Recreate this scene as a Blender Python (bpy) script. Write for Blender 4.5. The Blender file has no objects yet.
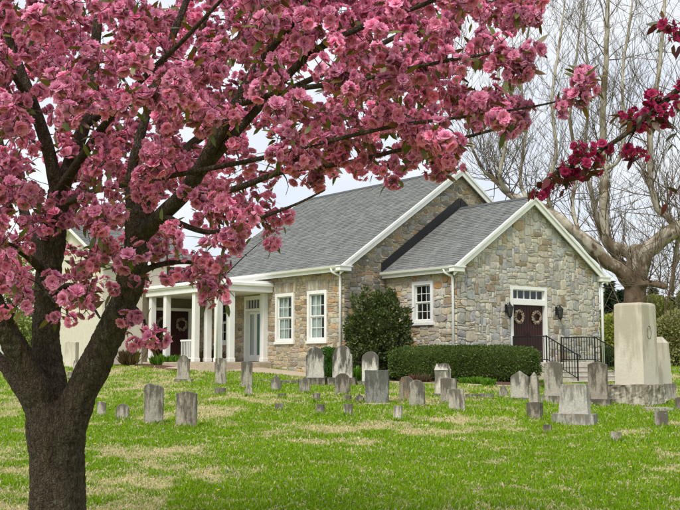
import bpy, math, random
import numpy as np
from mathutils import Vector, noise as mnoise

# ------------------------------------------------------------------ camera, sky, sun, exposure
scene = bpy.context.scene
C = bpy.context.collection
FPX = 1060.0                                   # focal length in photo pixels (680 wide)
PITCH = math.atan(105.0 / FPX)
CAM_Z = 1.6
cam_data = bpy.data.cameras.new('camera')
cam_data.sensor_width = 36.0
cam_data.lens = 36.0 * FPX / 680.0
cam_data.clip_start = 0.1
cam_data.clip_end = 4000.0
cam = bpy.data.objects.new('camera', cam_data)
cam.location = (0, 0, CAM_Z)
cam.rotation_euler = (math.pi / 2 + PITCH, 0, 0)
C.objects.link(cam)
scene.camera = cam

SUN_EL, SUN_AZ = math.radians(52), math.radians(205)     # azimuth clockwise from +Y: behind the camera, a little to its left
world = bpy.data.worlds.new('World')
scene.world = world
world.use_nodes = True
wn, wl = world.node_tree.nodes, world.node_tree.links
wn.clear()
w_out = wn.new('ShaderNodeOutputWorld')
w_bg = wn.new('ShaderNodeBackground')
w_bg.inputs['Strength'].default_value = 0.1
sky = wn.new('ShaderNodeTexSky')
sky.sky_type = 'NISHITA'
sky.sun_disc = False
sky.sun_elevation = SUN_EL
sky.sun_rotation = SUN_AZ
sky.dust_density = 2.0
w_co = wn.new('ShaderNodeTexCoord')
w_map = wn.new('ShaderNodeMapping')
w_map.inputs['Scale'].default_value = (1.0, 1.0, 2.2)
w_noise = wn.new('ShaderNodeTexNoise')
w_noise.inputs['Scale'].default_value = 2.6
w_noise.inputs['Detail'].default_value = 6.0
w_noise.inputs['Roughness'].default_value = 0.55
w_ramp = wn.new('ShaderNodeValToRGB')                  # an even overcast: pale grey cloud to near-white cloud
w_ramp.color_ramp.elements[0].position = 0.34
w_ramp.color_ramp.elements[0].color = (3.9, 4.25, 4.8, 1)
w_ramp.color_ramp.elements[1].position = 0.62
w_ramp.color_ramp.elements[1].color = (5.3, 5.35, 5.45, 1)
w_mix = wn.new('ShaderNodeMix')
w_mix.data_type = 'RGBA'
w_mix.inputs[0].default_value = 0.88
wl.new(w_co.outputs['Generated'], w_map.inputs['Vector'])
wl.new(w_map.outputs['Vector'], w_noise.inputs['Vector'])
wl.new(w_noise.outputs['Fac'], w_ramp.inputs['Fac'])
wl.new(sky.outputs['Color'], w_mix.inputs[6])
wl.new(w_ramp.outputs['Color'], w_mix.inputs[7])
wl.new(w_mix.outputs[2], w_bg.inputs['Color'])
wl.new(w_bg.outputs['Background'], w_out.inputs['Surface'])

sun_data = bpy.data.lights.new('sun', 'SUN')
sun_data.energy = 1.6
sun_data.angle = math.radians(18)
sun_data.color = (1.0, 0.95, 0.87)
sun = bpy.data.objects.new('sun', sun_data)
sdir = Vector((math.sin(SUN_AZ) * math.cos(SUN_EL), math.cos(SUN_AZ) * math.cos(SUN_EL), math.sin(SUN_EL)))
sun.rotation_euler = sdir.to_track_quat('Z', 'Y').to_euler()
sun.location = sdir * 60
C.objects.link(sun)

scene.view_settings.view_transform = 'Standard'
scene.view_settings.look = 'None'
scene.view_settings.gamma = 1.0
scene.view_settings.exposure = 1.0
scene.view_settings.use_curve_mapping = False
scene.render.engine = 'CYCLES'
scene.cycles.max_bounces = 6
scene.cycles.diffuse_bounces = 3
scene.cycles.glossy_bounces = 2
scene.cycles.transmission_bounces = 3
scene.cycles.transparent_max_bounces = 6
scene.cycles.use_denoising = True

RNG = random.Random(7)
NR = np.random.default_rng(11)

# ------------------------------------------------------------------ geometry helpers
_f = Vector((0, math.cos(PITCH), math.sin(PITCH)))
_u = Vector((0, -math.sin(PITCH), math.cos(PITCH)))
def at(px, py, y):
    """the place at depth y that is seen at photo pixel (px, py)"""
    d = _f + _u * ((255.0 - py) / FPX) + Vector((1, 0, 0)) * ((px - 340.0) / FPX)
    return Vector((0, 0, CAM_Z)) + d * (y / d.y)
def to_px(p):
    q = Vector(p) - Vector((0, 0, CAM_Z))
    w = q.dot(_f)
    return 340 + FPX * q.x / w, 255 - FPX * q.dot(_u) / w

_GY = np.array([-40, 0, 8, 11, 16, 22, 26, 30, 34, 37, 39, 41, 43, 46, 52, 70, 4000.0])
_GZ = np.array([0, 0, 0, .02, .12, .30, .50, .68, .83, .92, 1.0, 1.15, 1.34, 1.44, 1.47, 1.45, 1.45])
_gt = np.linspace(-40, 120, 641)
_gv = np.interp(_gt, _GY, _GZ)
_k = np.exp(-np.linspace(-2, 2, 17) ** 2); _k /= _k.sum()
_gv = np.convolve(np.pad(_gv, 8, mode='edge'), _k, mode='valid')
def gz_np(x, y):
    z = np.interp(y, _gt, _gv)
    lat = np.clip((x - 3.0) / 8.0, 0, 1) * 0.11 * np.clip((y - 20) / 12, 0, 1) * np.clip((60 - y) / 15, 0, 1)
    bump = 0.02 * np.sin(x * .9 + 1.3) * np.sin(y * .7) + 0.012 * np.sin(x * 2.1) * np.cos(y * 1.7 + .6)
    return z - lat + bump * np.clip((y - 4) / 8, 0, 1)
def gz(x, y):
    return float(gz_np(np.array([x]), np.array([y]))[0])
def ground_hit(px, py):
    lo = 5.0
    y = lo
    while y < 70:
        p = at(px, py, y)
        if p.z <= gz(p.x, p.y):
            a, b = y - .25, y
            for _ in range(20):
                m = (a + b) / 2
                p = at(px, py, m)
                if p.z <= gz(p.x, p.y): b = m
                else: a = m
            return at(px, py, b)
        y += .25
    p = at(px, py, 50.0)
    return p

def _hash(ix, iy, s):
    h = (ix.astype(np.int64) * 374761393 + iy.astype(np.int64) * 668265263 + s * 974634777) & 0x7fffffff
    h = (h ^ (h >> 13)) * 1274126177 & 0x7fffffff
    return ((h ^ (h >> 16)) & 0xffff) / 65535.0
def vnoise(x, y, s=0):
    ix, iy = np.floor(x), np.floor(y)
    fx, fy = x - ix, y - iy
    fx = fx * fx * (3 - 2 * fx); fy = fy * fy * (3 - 2 * fy)
    a, b = _hash(ix, iy, s), _hash(ix + 1, iy, s)
    c, d = _hash(ix, iy + 1, s), _hash(ix + 1, iy + 1, s)
    return (a * (1 - fx) + b * fx) * (1 - fy) + (c * (1 - fx) + d * fx) * fy
def fbm(x, y, s=0, o=4):
    t, a, n = 0, .5, 0
    for i in range(o):
        t = t + a * vnoise(x * 2 ** i, y * 2 ** i, s + i * 17); n += a; a *= .5
    return t / n

class MB:
    """collects faces, with one colour for each face when asked"""
    def __init__(s): s.v, s.f, s.c, s.smooth = [], [], [], []
    def face(s, pts, col=None, smooth=False):
        n = len(s.v); s.v.extend([tuple(p) for p in pts]); s.f.append(tuple(range(n, n + len(pts)))); s.c.append(col); s.smooth.append(smooth)
    def mesh(s, verts, faces, col=None, smooth=False):
        n = len(s.v); s.v.extend([tuple(p) for p in verts])
        for f in faces: s.f.append(tuple(i + n for i in f)); s.c.append(col); s.smooth.append(smooth)
    def box(s, x0, x1, y0, y1, z0, z1, col=None, bev=0.0):
        if x0 > x1: x0, x1 = x1, x0
        if y0 > y1: y0, y1 = y1, y0
        if z0 > z1: z0, z1 = z1, z0
        b = min(bev, (x1 - x0) / 3, (y1 - y0) / 3, (z1 - z0) / 3)
        if b <= 0:
            v = [(x0, y0, z0), (x1, y0, z0), (x1, y1, z0), (x0, y1, z0), (x0, y0, z1), (x1, y0, z1), (x1, y1, z1), (x0, y1, z1)]
            s.mesh(v, [(0, 3, 2, 1), (4, 5, 6, 7), (0, 1, 5, 4), (1, 2, 6, 5), (2, 3, 7, 6), (3, 0, 4, 7)], col); return
        rings = []
        for z, i in ((z0, b), (z0 + b, 0), (z1 - b, 0), (z1, b)):
            X0, X1, Y0, Y1 = x0 + i, x1 - i, y0 + i, y1 - i
            rings.append([(X0 + (b if i == 0 else 0), Y0, z), (X1 - (b if i == 0 else 0), Y0, z), (X1, Y0 + (b if i == 0 else 0), z), (X1, Y1 - (b if i == 0 else 0), z),
                          (X1 - (b if i == 0 else 0), Y1, z), (X0 + (b if i == 0 else 0), Y1, z), (X0, Y1 - (b if i == 0 else 0), z), (X0, Y0 + (b if i == 0 else 0), z)])
        v = [p for r in rings for p in r]; f = [tuple(range(7, -1, -1)), tuple(range(24, 32))]
        for r in range(3):
            for k in range(8):
                a, c = r * 8 + k, r * 8 + (k + 1) % 8
                f.append((a, c, c + 8, a + 8))
        s.mesh(v, f, col)
    def prism(s, poly, d0, d1, fn, col=None):
        """poly of (u, v); fn(u, v, d) -> point"""
        n = len(poly)
        v = [fn(u, w, d0) for u, w in poly] + [fn(u, w, d1) for u, w in poly]
        s.mesh(v, [tuple(range(n)), tuple(range(2 * n - 1, n - 1, -1))] + [((i + 1) % n, i, n + i, n + (i + 1) % n) for i in range(n)], col)
    def lathe(s, prof, n=12, cx=0, cy=0, col=None, smooth=True):
        v, f = [], []
        for r, z in prof:
            for k in range(n):
                a = 2 * math.pi * k / n
                v.append((cx + r * math.cos(a), cy + r * math.sin(a), z))
        for i in range(len(prof) - 1):
            for k in range(n):
                a, b = i * n + k, i * n + (k + 1) % n
                f.append((a, b, b + n, a + n))
        f.append(tuple(range(n - 1, -1, -1))); f.append(tuple(range((len(prof) - 1) * n, len(prof) * n)))
        s.mesh(v, f, col, smooth)
    def tube(s, pts, rad, n=6, col=None, smooth=True):
        pts = [Vector(p) for p in pts]
        if not isinstance(rad, (list, tuple)): rad = [rad] * len(pts)
        v, f = [], []
        ref = None
        for i, p in enumerate(pts):
            t = (pts[min(i + 1, len(pts) - 1)] - pts[max(i - 1, 0)])
            if t.length < 1e-9: t = Vector((0, 0, 1))
            t.normalize()
            if ref is None: ref = t.orthogonal()
            ref = ref - t * ref.dot(t)
            if ref.length < 1e-6: ref = t.orthogonal()
            ref.normalize()
            b = t.cross(ref)
            for k in range(n):
                a = 2 * math.pi * k / n
                v.append(p + (ref * math.cos(a) + b * math.sin(a)) * rad[i])
        for i in range(len(pts) - 1):
            for k in range(n):
                a, c = i * n + k, i * n + (k + 1) % n
                f.append((a, c, c + n, a + n))
        f.append(tuple(range(n - 1, -1, -1))); f.append(tuple(range((len(pts) - 1) * n, len(pts) * n)))
        s.mesh(v, f, col, smooth)
    def data(s, name, mat):
        me = bpy.data.meshes.new(name)
        me.from_pydata(s.v, [], s.f)
        if any(c is not None for c in s.c):
            at_ = me.color_attributes.new('Col', 'FLOAT_COLOR', 'CORNER')
            a = []
            for f, c in zip(s.f, s.c):
                c = c or (.5, .5, .5)
                a.extend((c[0], c[1], c[2], 1.0) * len(f))
            at_.data.foreach_set('color', a)
        if any(s.smooth): me.polygons.foreach_set('use_smooth', s.smooth)
        if mat: me.materials.append(mat)
        me.update()
        return me
    def obj(s, name, mat, parent=None):
        o = bpy.data.objects.new(name, s.data(name, mat)); C.objects.link(o)
        if parent: o.parent = parent
        return o
def place(name, me, parent=None, loc=(0, 0, 0), rot=(0, 0, 0), sc=None):
    o = bpy.data.objects.new(name, me); C.objects.link(o); o.location = loc; o.rotation_euler = rot
    if sc: o.scale = sc
    if parent: o.parent = parent
    return o
def np_obj(name, V, T, mat, parent=None, col=None, smooth=False, face_n=3):
    """V (n,3) floats, T (m,face_n) ints, col (n,3) colour of each vertex"""
    me = bpy.data.meshes.new(name)
    me.vertices.add(len(V)); me.vertices.foreach_set('co', np.ascontiguousarray(V, dtype=np.float32).ravel())
    me.loops.add(T.size); me.loops.foreach_set('vertex_index', np.ascontiguousarray(T, dtype=np.int32).ravel())
    me.polygons.add(len(T))
    me.polygons.foreach_set('loop_start', np.arange(0, T.size, face_n, dtype=np.int32))
    if smooth: me.polygons.foreach_set('use_smooth', np.ones(len(T), dtype=bool))
    me.update(calc_edges=True)
    if col is not None:
        a = me.color_attributes.new('Col', 'FLOAT_COLOR', 'POINT')
        cc = np.ones((len(V), 4), dtype=np.float32); cc[:, :3] = col
        a.data.foreach_set('color', cc.ravel())
    if mat: me.materials.append(mat)
    o = bpy.data.objects.new(name, me); C.objects.link(o)
    if parent: o.parent = parent
    return o
def empty(name, loc, rz=0):
    o = bpy.data.objects.new(name, None); o.empty_display_size = .2; C.objects.link(o); o.location = loc; o.rotation_euler = (0, 0, rz); return o
def tag(o, label=None, cat=None, group=None, kind=None):
    if label: o['label'] = label
    if cat: o['category'] = cat
    if group: o['group'] = group
    if kind: o['kind'] = kind
    return o

# ------------------------------------------------------------------ materials
def nmat(name):
    m = bpy.data.materials.new(name); m.use_nodes = True
    nt = m.node_tree
    return m, nt, nt.nodes['Principled BSDF']
def add(nt, t, **kw):
    n = nt.nodes.new(t)
    for k, v in kw.items(): setattr(n, k, v)
    return n
def mixrgb(nt, mode, fac, a, b):
    n = add(nt, 'ShaderNodeMix', data_type='RGBA', blend_type=mode)
    for i, val in ((0, fac), (6, a), (7, b)):
        if hasattr(val, 'is_output'): nt.links.new(val, n.inputs[i])
        elif i == 0: n.inputs[0].default_value = val
        else: n.inputs[i].default_value = (*val, 1)
    return n.outputs[2]
def noise_tex(nt, scale, detail=4, rough=.6, coord='Object', stretch=None, out='Fac'):
    co = add(nt, 'ShaderNodeTexCoord'); n = add(nt, 'ShaderNodeTexNoise')
    n.inputs['Scale'].default_value = scale; n.inputs['Detail'].default_value = detail; n.inputs['Roughness'].default_value = rough
    src = co.outputs[coord]
    if stretch:
        mp = add(nt, 'ShaderNodeMapping'); mp.inputs['Scale'].default_value = stretch
        nt.links.new(src, mp.inputs['Vector']); src = mp.outputs['Vector']
    nt.links.new(src, n.inputs['Vector'])
    return n.outputs[out]
def ramp(nt, fac, stops):
    r = add(nt, 'ShaderNodeValToRGB')
    while len(r.color_ramp.elements) < len(stops): r.color_ramp.elements.new(.5)
    for e, (p, c) in zip(r.color_ramp.elements, stops):
        e.position = p; e.color = (*c, 1) if len(c) == 3 else c
    nt.links.new(fac, r.inputs['Fac'])
    return r.outputs['Color']
def bump(nt, bsdf, h, strength=.4, dist=.02):
    b = add(nt, 'ShaderNodeBump'); b.inputs['Strength'].default_value = strength; b.inputs['Distance'].default_value = dist
    nt.links.new(h, b.inputs['Height']); nt.links.new(b.outputs['Normal'], bsdf.inputs['Normal'])
def simple(name, col, rough=.7, var=.15, scale=12, bstr=0., spec=.3, metal=0, stretch=None):
    m, nt, p = nmat(name)
    n = noise_tex(nt, scale, stretch=stretch)
    lo = tuple(c * (1 - var) for c in col); hi = tuple(min(1, c * (1 + var)) for c in col)
    nt.links.new(ramp(nt, n, [(.3, lo), (.7, hi)]), p.inputs['Base Color'])
    p.inputs['Roughness'].default_value = rough; p.inputs['Specular IOR Level'].default_value = spec; p.inputs['Metallic'].default_value = metal
    if bstr: bump(nt, p, n, bstr)
    return m
def attr_mat(name, rough=.8, nscale=14, nvar=.35, bstr=.3, bdist=.02, spec=.25, second=None):
    """colour from the piece's own colour, with grain"""
    m, nt, p = nmat(name)
    a = add(nt, 'ShaderNodeAttribute', attribute_name='Col')
    n = noise_tex(nt, nscale, 6, .65)
    g = ramp(nt, n, [(.25, (1 - nvar,) * 3), (.75, (1 + nvar * .6,) * 3)])
    c = mixrgb(nt, 'MULTIPLY', 1.0, a.outputs['Color'], g)
    if second:
        n2 = noise_tex(nt, second[0], 3)
        c = mixrgb(nt, 'MIX', ramp(nt, n2, [(second[1], (0, 0, 0)), (second[1] + .18, (.5,) * 3)]), c, second[2])
    nt.links.new(c, p.inputs['Base Color'])
    p.inputs['Roughness'].default_value = rough; p.inputs['Specular IOR Level'].default_value = spec
    if bstr: bump(nt, p, n, bstr, bdist)
    return m
def leaf_mat(name, trans=.35, rough=.55, spec=.3, rnd=.0, tcol=(1.0, 1.0, .6)):
    """thin leaf or petal: colour of each vertex, some light through it"""
    m, nt, p = nmat(name)
    a = add(nt, 'ShaderNodeAttribute', attribute_name='Col')
    c = a.outputs['Color']
    if rnd:
        oi = add(nt, 'ShaderNodeObjectInfo')
        c = mixrgb(nt, 'MULTIPLY', 1.0, c, ramp(nt, oi.outputs['Random'], [(0, (1 - rnd,) * 3), (1, (1 + rnd * .5,) * 3)]))
    nt.links.new(c, p.inputs['Base Color'])
    p.inputs['Roughness'].default_value = rough; p.inputs['Specular IOR Level'].default_value = spec
    t = add(nt, 'ShaderNodeBsdfTranslucent')
    nt.links.new(mixrgb(nt, 'MULTIPLY', 1.0, c, tcol), t.inputs['Color'])
    mx = add(nt, 'ShaderNodeMixShader'); mx.inputs[0].default_value = trans
    nt.links.new(p.outputs[0], mx.inputs[1]); nt.links.new(t.outputs[0], mx.inputs[2])
    nt.links.new(mx.outputs[0], nt.nodes['Material Output'].inputs['Surface'])
    return m

M_STONE = attr_mat('fieldstone', rough=.9, nscale=9, nvar=.4, bstr=.55, bdist=.03, second=(3.2, .56, (.30, .26, .19)))
M_MORTAR = simple('lime_mortar', (.50, .46, .38), .95, .2, 18, .4)
M_WHITE = simple('white_paint', (.78, .78, .75), .45, .05, 3, 0, .4)
M_STUCCO = simple('cream_stucco', (.60, .56, .46), .9, .08, 5, .15)
M_SHINGLE = attr_mat('asphalt_shingle', rough=.95, nscale=40, nvar=.35, bstr=.3, spec=.15)
M_FLASH = simple('black_flashing', (.018, .018, .02), .5, .2, 4)
M_DOOR = simple('maroon_door_paint', (.030, .0065, .006), .5, .25, 6, 0, .35, stretch=(6, 6, .6))
M_IRON = simple('black_iron', (.012, .012, .013), .5, .2, 20)
M_CONC = simple('pale_concrete', (.50, .46, .39), .9, .14, 7, .25)
M_PATH = simple('tan_path_concrete', (.44, .36, .27), .95, .14, 5, .3)
M_MULCH = simple('bark_mulch', (.11, .05, .035), 1., .6, 30, 1.)
M_DARK = simple('dark_room', (.02, .02, .022), .9, .2, 2)
M_CURTAIN = simple('pale_curtain', (.72, .73, .72), .9, .12, 6, .2, stretch=(14, 14, .5))
M_TEAL = simple('teal_door_lining', (.05, .26, .24), .6, .2, 4)
def glass_mat():
    m, nt, p = nmat('window_glass')
    g = add(nt, 'ShaderNodeBsdfGlossy'); g.inputs['Roughness'].default_value = .03; g.inputs['Color'].default_value = (.8, .85, .9, 1)
    t = add(nt, 'ShaderNodeBsdfTransparent'); t.inputs['Color'].default_value = (.82, .86, .85, 1)
    lw = add(nt, 'ShaderNodeLayerWeight'); lw.inputs['Blend'].default_value = .5
    pw = add(nt, 'ShaderNodeMath', operation='POWER'); pw.inputs[1].default_value = 4.
    fr = add(nt, 'ShaderNodeMath', operation='MULTIPLY_ADD'); fr.inputs[1].default_value = .5; fr.inputs[2].default_value = .04
    nt.links.new(lw.outputs['Facing'], pw.inputs[0]); nt.links.new(pw.outputs[0], fr.inputs[0])
    mx = add(nt, 'ShaderNodeMixShader')
    nt.links.new(fr.outputs[0], mx.inputs[0]); nt.links.new(t.outputs[0], mx.inputs[1]); nt.links.new(g.outputs[0], mx.inputs[2])
    nt.links.new(mx.outputs[0], nt.nodes['Material Output'].inputs['Surface'])
    return m
M_GLASS = glass_mat()
M_GRASS = leaf_mat('grass_blade', .3, .6, .2)
M_LEAF = leaf_mat('shrub_leaf', .25, .45, .4)
M_PETAL = leaf_mat('blossom_petal', .42, .6, .15, rnd=.25, tcol=(1, .75, .85))

# ------------------------------------------------------------------ the ground: one sheet to the horizon
def sstep(a, b, x):
    t = np.clip((x - a) / (b - a), 0, 1); return t * t * (3 - 2 * t)
def straw(x, y):
    """how dry the turf is, 0 green to 1 straw"""
    a = fbm(x * .38 + 3.1, y * .26 + 7.7, 3, 4)
    b = fbm(x * 1.5, y * 1.1, 9, 3)
    c = fbm(x * 4.5, y * 3.2, 13, 2)
    return np.clip(sstep(.46, .66, a * .42 + b * .36 + c * .22) * .95 + .30 * sstep(.55, .75, c), 0, 1)
def turf_col(x, y):
    s = straw(x, y)[:, None]
    g = fbm(x * .8, y * .8, 21, 3)[:, None]
    green = np.array([.155, .285, .008]) * (.8 + .5 * g) + np.array([.04, .02, .0]) * g
    dry = np.array([.50, .44, .25]) * (.8 + .4 * fbm(x * 3, y * 3, 5, 2)[:, None])
    return green * (1 - s) + dry * s
def axis(fine0, fine1, step, far):
    return np.concatenate([[-f for f in reversed(far)] + np.zeros(len(far)), np.arange(fine0, fine1, step), np.array(far)])
gx = np.concatenate([[-3000, -1200, -500, -220, -110, -60, -42], np.arange(-30, 30.01, .3), [42, 60, 110, 220, 500, 1200, 3000]])
gy = np.concatenate([[-3000, -900, -300, -100, -40, -15], np.arange(-5, 56.01, .3), [65, 80, 110, 160, 260, 500, 1200, 3000]])
GX, GY2 = np.meshgrid(gx, gy)
fx, fy = GX.ravel(), GY2.ravel()
gV = np.stack([fx, fy, gz_np(fx, fy)], 1)
nx, ny = len(gx), len(gy)
ii = (np.arange(ny - 1)[:, None] * nx + np.arange(nx - 1)[None, :]).ravel()
gF = np.stack([ii, ii + 1, ii + nx + 1, ii + nx], 1)
gm, gnt, gp = nmat('turf_soil')
_a = add(gnt, 'ShaderNodeAttribute', attribute_name='Col')
_n = noise_tex(gnt, 22, 5, .7)
_n2 = noise_tex(gnt, 4, 4, .6)
_c = mixrgb(gnt, 'MULTIPLY', 1., _a.outputs['Color'], ramp(gnt, _n, [(.3, (.55, .55, .5)), (.72, (1.25, 1.2, 1.1))]))
_c = mixrgb(gnt, 'MIX', ramp(gnt, _n2, [(.5, (0, 0, 0)), (.75, (.35,) * 3)]), _c, (.30, .27, .13))
gnt.links.new(_c, gp.inputs['Base Color'])
gp.inputs['Roughness'].default_value = 1.; gp.inputs['Specular IOR Level'].default_value = .1
bump(gnt, gp, _n, .7, .04)
ground = np_obj('ground', gV, gF, gm, None, turf_col(fx, fy), True, 4)
tag(ground, kind='structure')

def ribbon(name, pts, widths, lift, mat):
    """a strip laid on the ground along pts (x, y)"""
    P = []
    for i in range(len(pts) - 1):
        a, b = Vector(pts[i]), Vector(pts[i + 1]); n = max(1, int((b - a).length / .25))
        for k in range(n): P.append((a.lerp(b, k / n), widths[i] + (widths[i + 1] - widths[i]) * k / n))
    P.append((Vector(pts[-1]), widths[-1]))
    mb = MB(); rows = []
    for i, (p, w) in enumerate(P):
        t = P[min(i + 1, len(P) - 1)][0] - P[max(i - 1, 0)][0]; t.normalize(); nrm = Vector((-t.y, t.x))
        row = []
        for k in range(5):
            q = p + nrm * w * (k / 4 - .5); row.append((q.x, q.y, gz(q.x, q.y) + lift))
        rows.append(row)
    v = [q for r in rows for q in r]; f = []
    for i in range(len(rows) - 1):
        for k in range(4): a = i * 5 + k; f.append((a, a + 1, a + 6, a + 5))
    n = len(v)
    for side in (0, 4):                                     # the strip's edges go down into the turf
        base = len(v)
        for r in rows: v.append((r[side][0], r[side][1], r[side][2] - .15))
        for i in range(len(rows) - 1):
            a = i * 5 + side; b = a + 5; c = base + i + 1; d = base + i
            f.append((a, b, c, d) if side == 4 else (b, a, d, c))
    mb.mesh(v, f)
    return mb.obj(name, mat)

# ------------------------------------------------------------------ the church: local x along the gable fronts, local y along the nave, z from its base
TH = math.radians(37.6)
Z0 = 0.9
NAVE = Vector((.165, 38.77, Z0))
church = empty('stone_church', NAVE, TH)
tag(church, 'long stone church with grey shingle roofs, white trim and a gabled entrance annex', 'church')
def ch(x, y, z=0):
    c, s = math.cos(TH), math.sin(TH)
    return Vector((NAVE.x + x * c - y * s, NAVE.y + x * s + y * c, Z0 + z))
NW, NL = 11.7, 10.6                  # nave width and length
AX0, AX1, AY = 2.0, 9.7, -3.83       # annex
AC = (AX0 + AX1) / 2
N_EAVE, N_RIDGE = 4.2, 8.25
A_EAVE, A_RIDGE = 4.0, 6.62
SL = (N_RIDGE - N_EAVE) / (NW / 2)
SLA = (A_RIDGE - A_EAVE) / ((AX1 - AX0) / 2)

def clip_poly(poly, a, b, c):
    """keep a*u + b*v <= c"""
    out = []
    for i in range(len(poly)):
        p, q = poly[i], poly[(i + 1) % len(poly)]
        dp, dq = a * p[0] + b * p[1] - c, a * q[0] + b * q[1] - c
        if dp <= 0: out.append(p)
        if dp * dq < 0:
            t = dp / (dp - dq); out.append((p[0] + (q[0] - p[0]) * t, p[1] + (q[1] - p[1]) * t))
    return out
def parea(poly):
    return abs(sum(poly[i][0] * poly[(i + 1) % len(poly)][1] - poly[(i + 1) % len(poly)][0] * poly[i][1] for i in range(len(poly)))) / 2

def pack_stones(u0, u1, v0, v1, planes, holes, cell, ws, hs, seed, warp):
    rng = random.Random(seed)
    nu, nv = int(round((u1 - u0) / cell)), int(round((v1 - v0) / cell))
    cu, cv = (u1 - u0) / nu, (v1 - v0) / nv
    free = [[True] * nv for _ in range(nu)]
    for i in range(nu):
        for j in range(nv):
            u, v = u0 + (i + .5) * cu, v0 + (j + .5) * cv
            for (a, b, c, d) in holes:
                if a - .01 < u < b + .01 and c - .01 < v < d + .01: free[i][j] = False
            for (a, b, c) in planes:
                if a * u + b * v > c + cell * .6: free[i][j] = False
    rects = []
    for j in range(nv):
        for i in range(nu):
            if not free[i][j]: continue
            w, h = rng.choice(ws), rng.choice(hs)
            k = 0
            while k < w and i + k < nu and free[i + k][j]: k += 1
            w = max(1, k)
            hh = 0
            while hh < h and j + hh < nv and all(free[i + q][j + hh] for q in range(w)): hh += 1
            h = max(1, hh)
            for q in range(w):
                for r in range(h): free[i + q][j + r] = False
            rects.append((u0 + i * cu, u0 + (i + w) * cu, v0 + j * cv, v0 + (j + h) * cv))
    def wp(u, v):
        if min(u - u0, u1 - u, v - v0) < .02: return (u, v)
        a = mnoise.noise_vector(Vector((u * 2.3, v * 2.3, seed * 3.7))); b = mnoise.noise_vector(Vector((u * 6.1, v * 6.1, seed * 1.3)))
        return (u + warp * (a.x + .7 * b.x), v + warp * (a.y + .7 * b.y))
    stones = []
    for (a, b, c, d) in rects:
        pts = []
        cs = [(a, c), (b, c), (b, d), (a, d)]
        for k in range(4):
            p, q, o = cs[k], cs[(k + 1) % 4], cs[(k - 1) % 4]
            if rng.random() < .75:
                t1, t2 = rng.uniform(.1, .38), rng.uniform(.1, .38)
                pts.append((p[0] + (o[0] - p[0]) * t1, p[1] + (o[1] - p[1]) * t1)); pts.append((p[0] + (q[0] - p[0]) * t2, p[1] + (q[1] - p[1]) * t2))
            else: pts.append(p)
        pts = [wp(*p) for p in pts]
        for (A, B, Cc) in planes: pts = clip_poly(pts, A, B, Cc) if len(pts) > 2 else pts
        for (ha, hb, hc, hd) in holes:                       # keep the joint stones out of the openings after warping
            mu, mv = sum(p[0] for p in pts) / max(1, len(pts)), sum(p[1] for p in pts) / max(1, len(pts))
            if mu < ha and hc < mv < hd: pts = clip_poly(pts, 1, 0, ha)
            elif mu > hb and hc < mv < hd: pts = clip_poly(pts, -1, 0, -hb)
            elif mv > hd and ha < mu < hb: pts = clip_poly(pts, 0, -1, -hd)
            elif mv < hc and ha < mu < hb: pts = clip_poly(pts, 0, 1, hc)
            if len(pts) < 3: break
        if len(pts) > 2 and parea(pts) > .004: stones.append(pts)
    return stones
def stone_faces(mb, pts, fn, col, rng, joint, proud):
    cx, cy = sum(p[0] for p in pts) / len(pts), sum(p[1] for p in pts) / len(pts)
    n = len(pts)
    def inset(k):
        r = []
        for p in pts:
            dx, dy = cx - p[0], cy - p[1]; L = math.hypot(dx, dy) or 1; m = min(k, L * .45); r.append((p[0] + dx / L * m, p[1] + dy / L * m))
        return r
    A, B = inset(joint), inset(joint + .022)
    tx, ty = rng.uniform(-.05, .05), rng.uniform(-.05, .05)
    v = [fn(u, w, -.02) for u, w in A] + [fn(u, w, proud * .55) for u, w in A] + [fn(u, w, proud + tx * (u - cx) + ty * (w - cy)) for u, w in B] + [fn(cx, cy, proud + rng.uniform(.0, .014))]
    f = []
    for r in (0, 1):
        for k in range(n): f.append((r * n + k, r * n + (k + 1) % n, (r + 1) * n + (k + 1) % n, (r + 1) * n + k))
    for k in range(n): f.append((2 * n + k, 2 * n + (k + 1) % n, 3 * n))
    mb.mesh(v, f, col)

PAL_A = [((.49, .465, .41), 5), ((.405, .405, .40), 3.5), ((.57, .53, .45), 6), ((.48, .425, .33), 3.5), ((.29, .235, .165), 1.2), ((.43, .34, .22), .8), ((.45, .43, .385), 5), ((.35, .34, .32), 1.5)]
PAL_N = [((.46, .37, .25), 4), ((.39, .32, .22), 4), ((.50, .42, .30), 4), ((.50, .33, .18), 1.6), ((.36, .31, .24), 3), ((.44, .40, .34), 3), ((.27, .21, .14), 1.2)]
PAL_G = [((.30, .25, .17), 4), ((.25, .22, .17), 4), ((.34, .29, .21), 3), ((.21, .19, .16), 3), ((.33, .23, .13), 1.2), ((.30, .29, .27), 2)]  # nave gable: the shade on this face is put into darker stone colours
PAL_S = [((.54, .48, .37), 5), ((.50, .43, .31), 4), ((.42, .40, .36), 3), ((.46, .28, .13), 1.3), ((.56, .53, .45), 4), ((.33, .26, .18), 1.2)]
def pick(pal, rng):
    c = rng.choices([p[0] for p in pal], [p[1] for p in pal])[0]; k = rng.uniform(.82, 1.18)
    return tuple(min(.9, x * k * rng.uniform(.97, 1.03)) for x in c)

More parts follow.
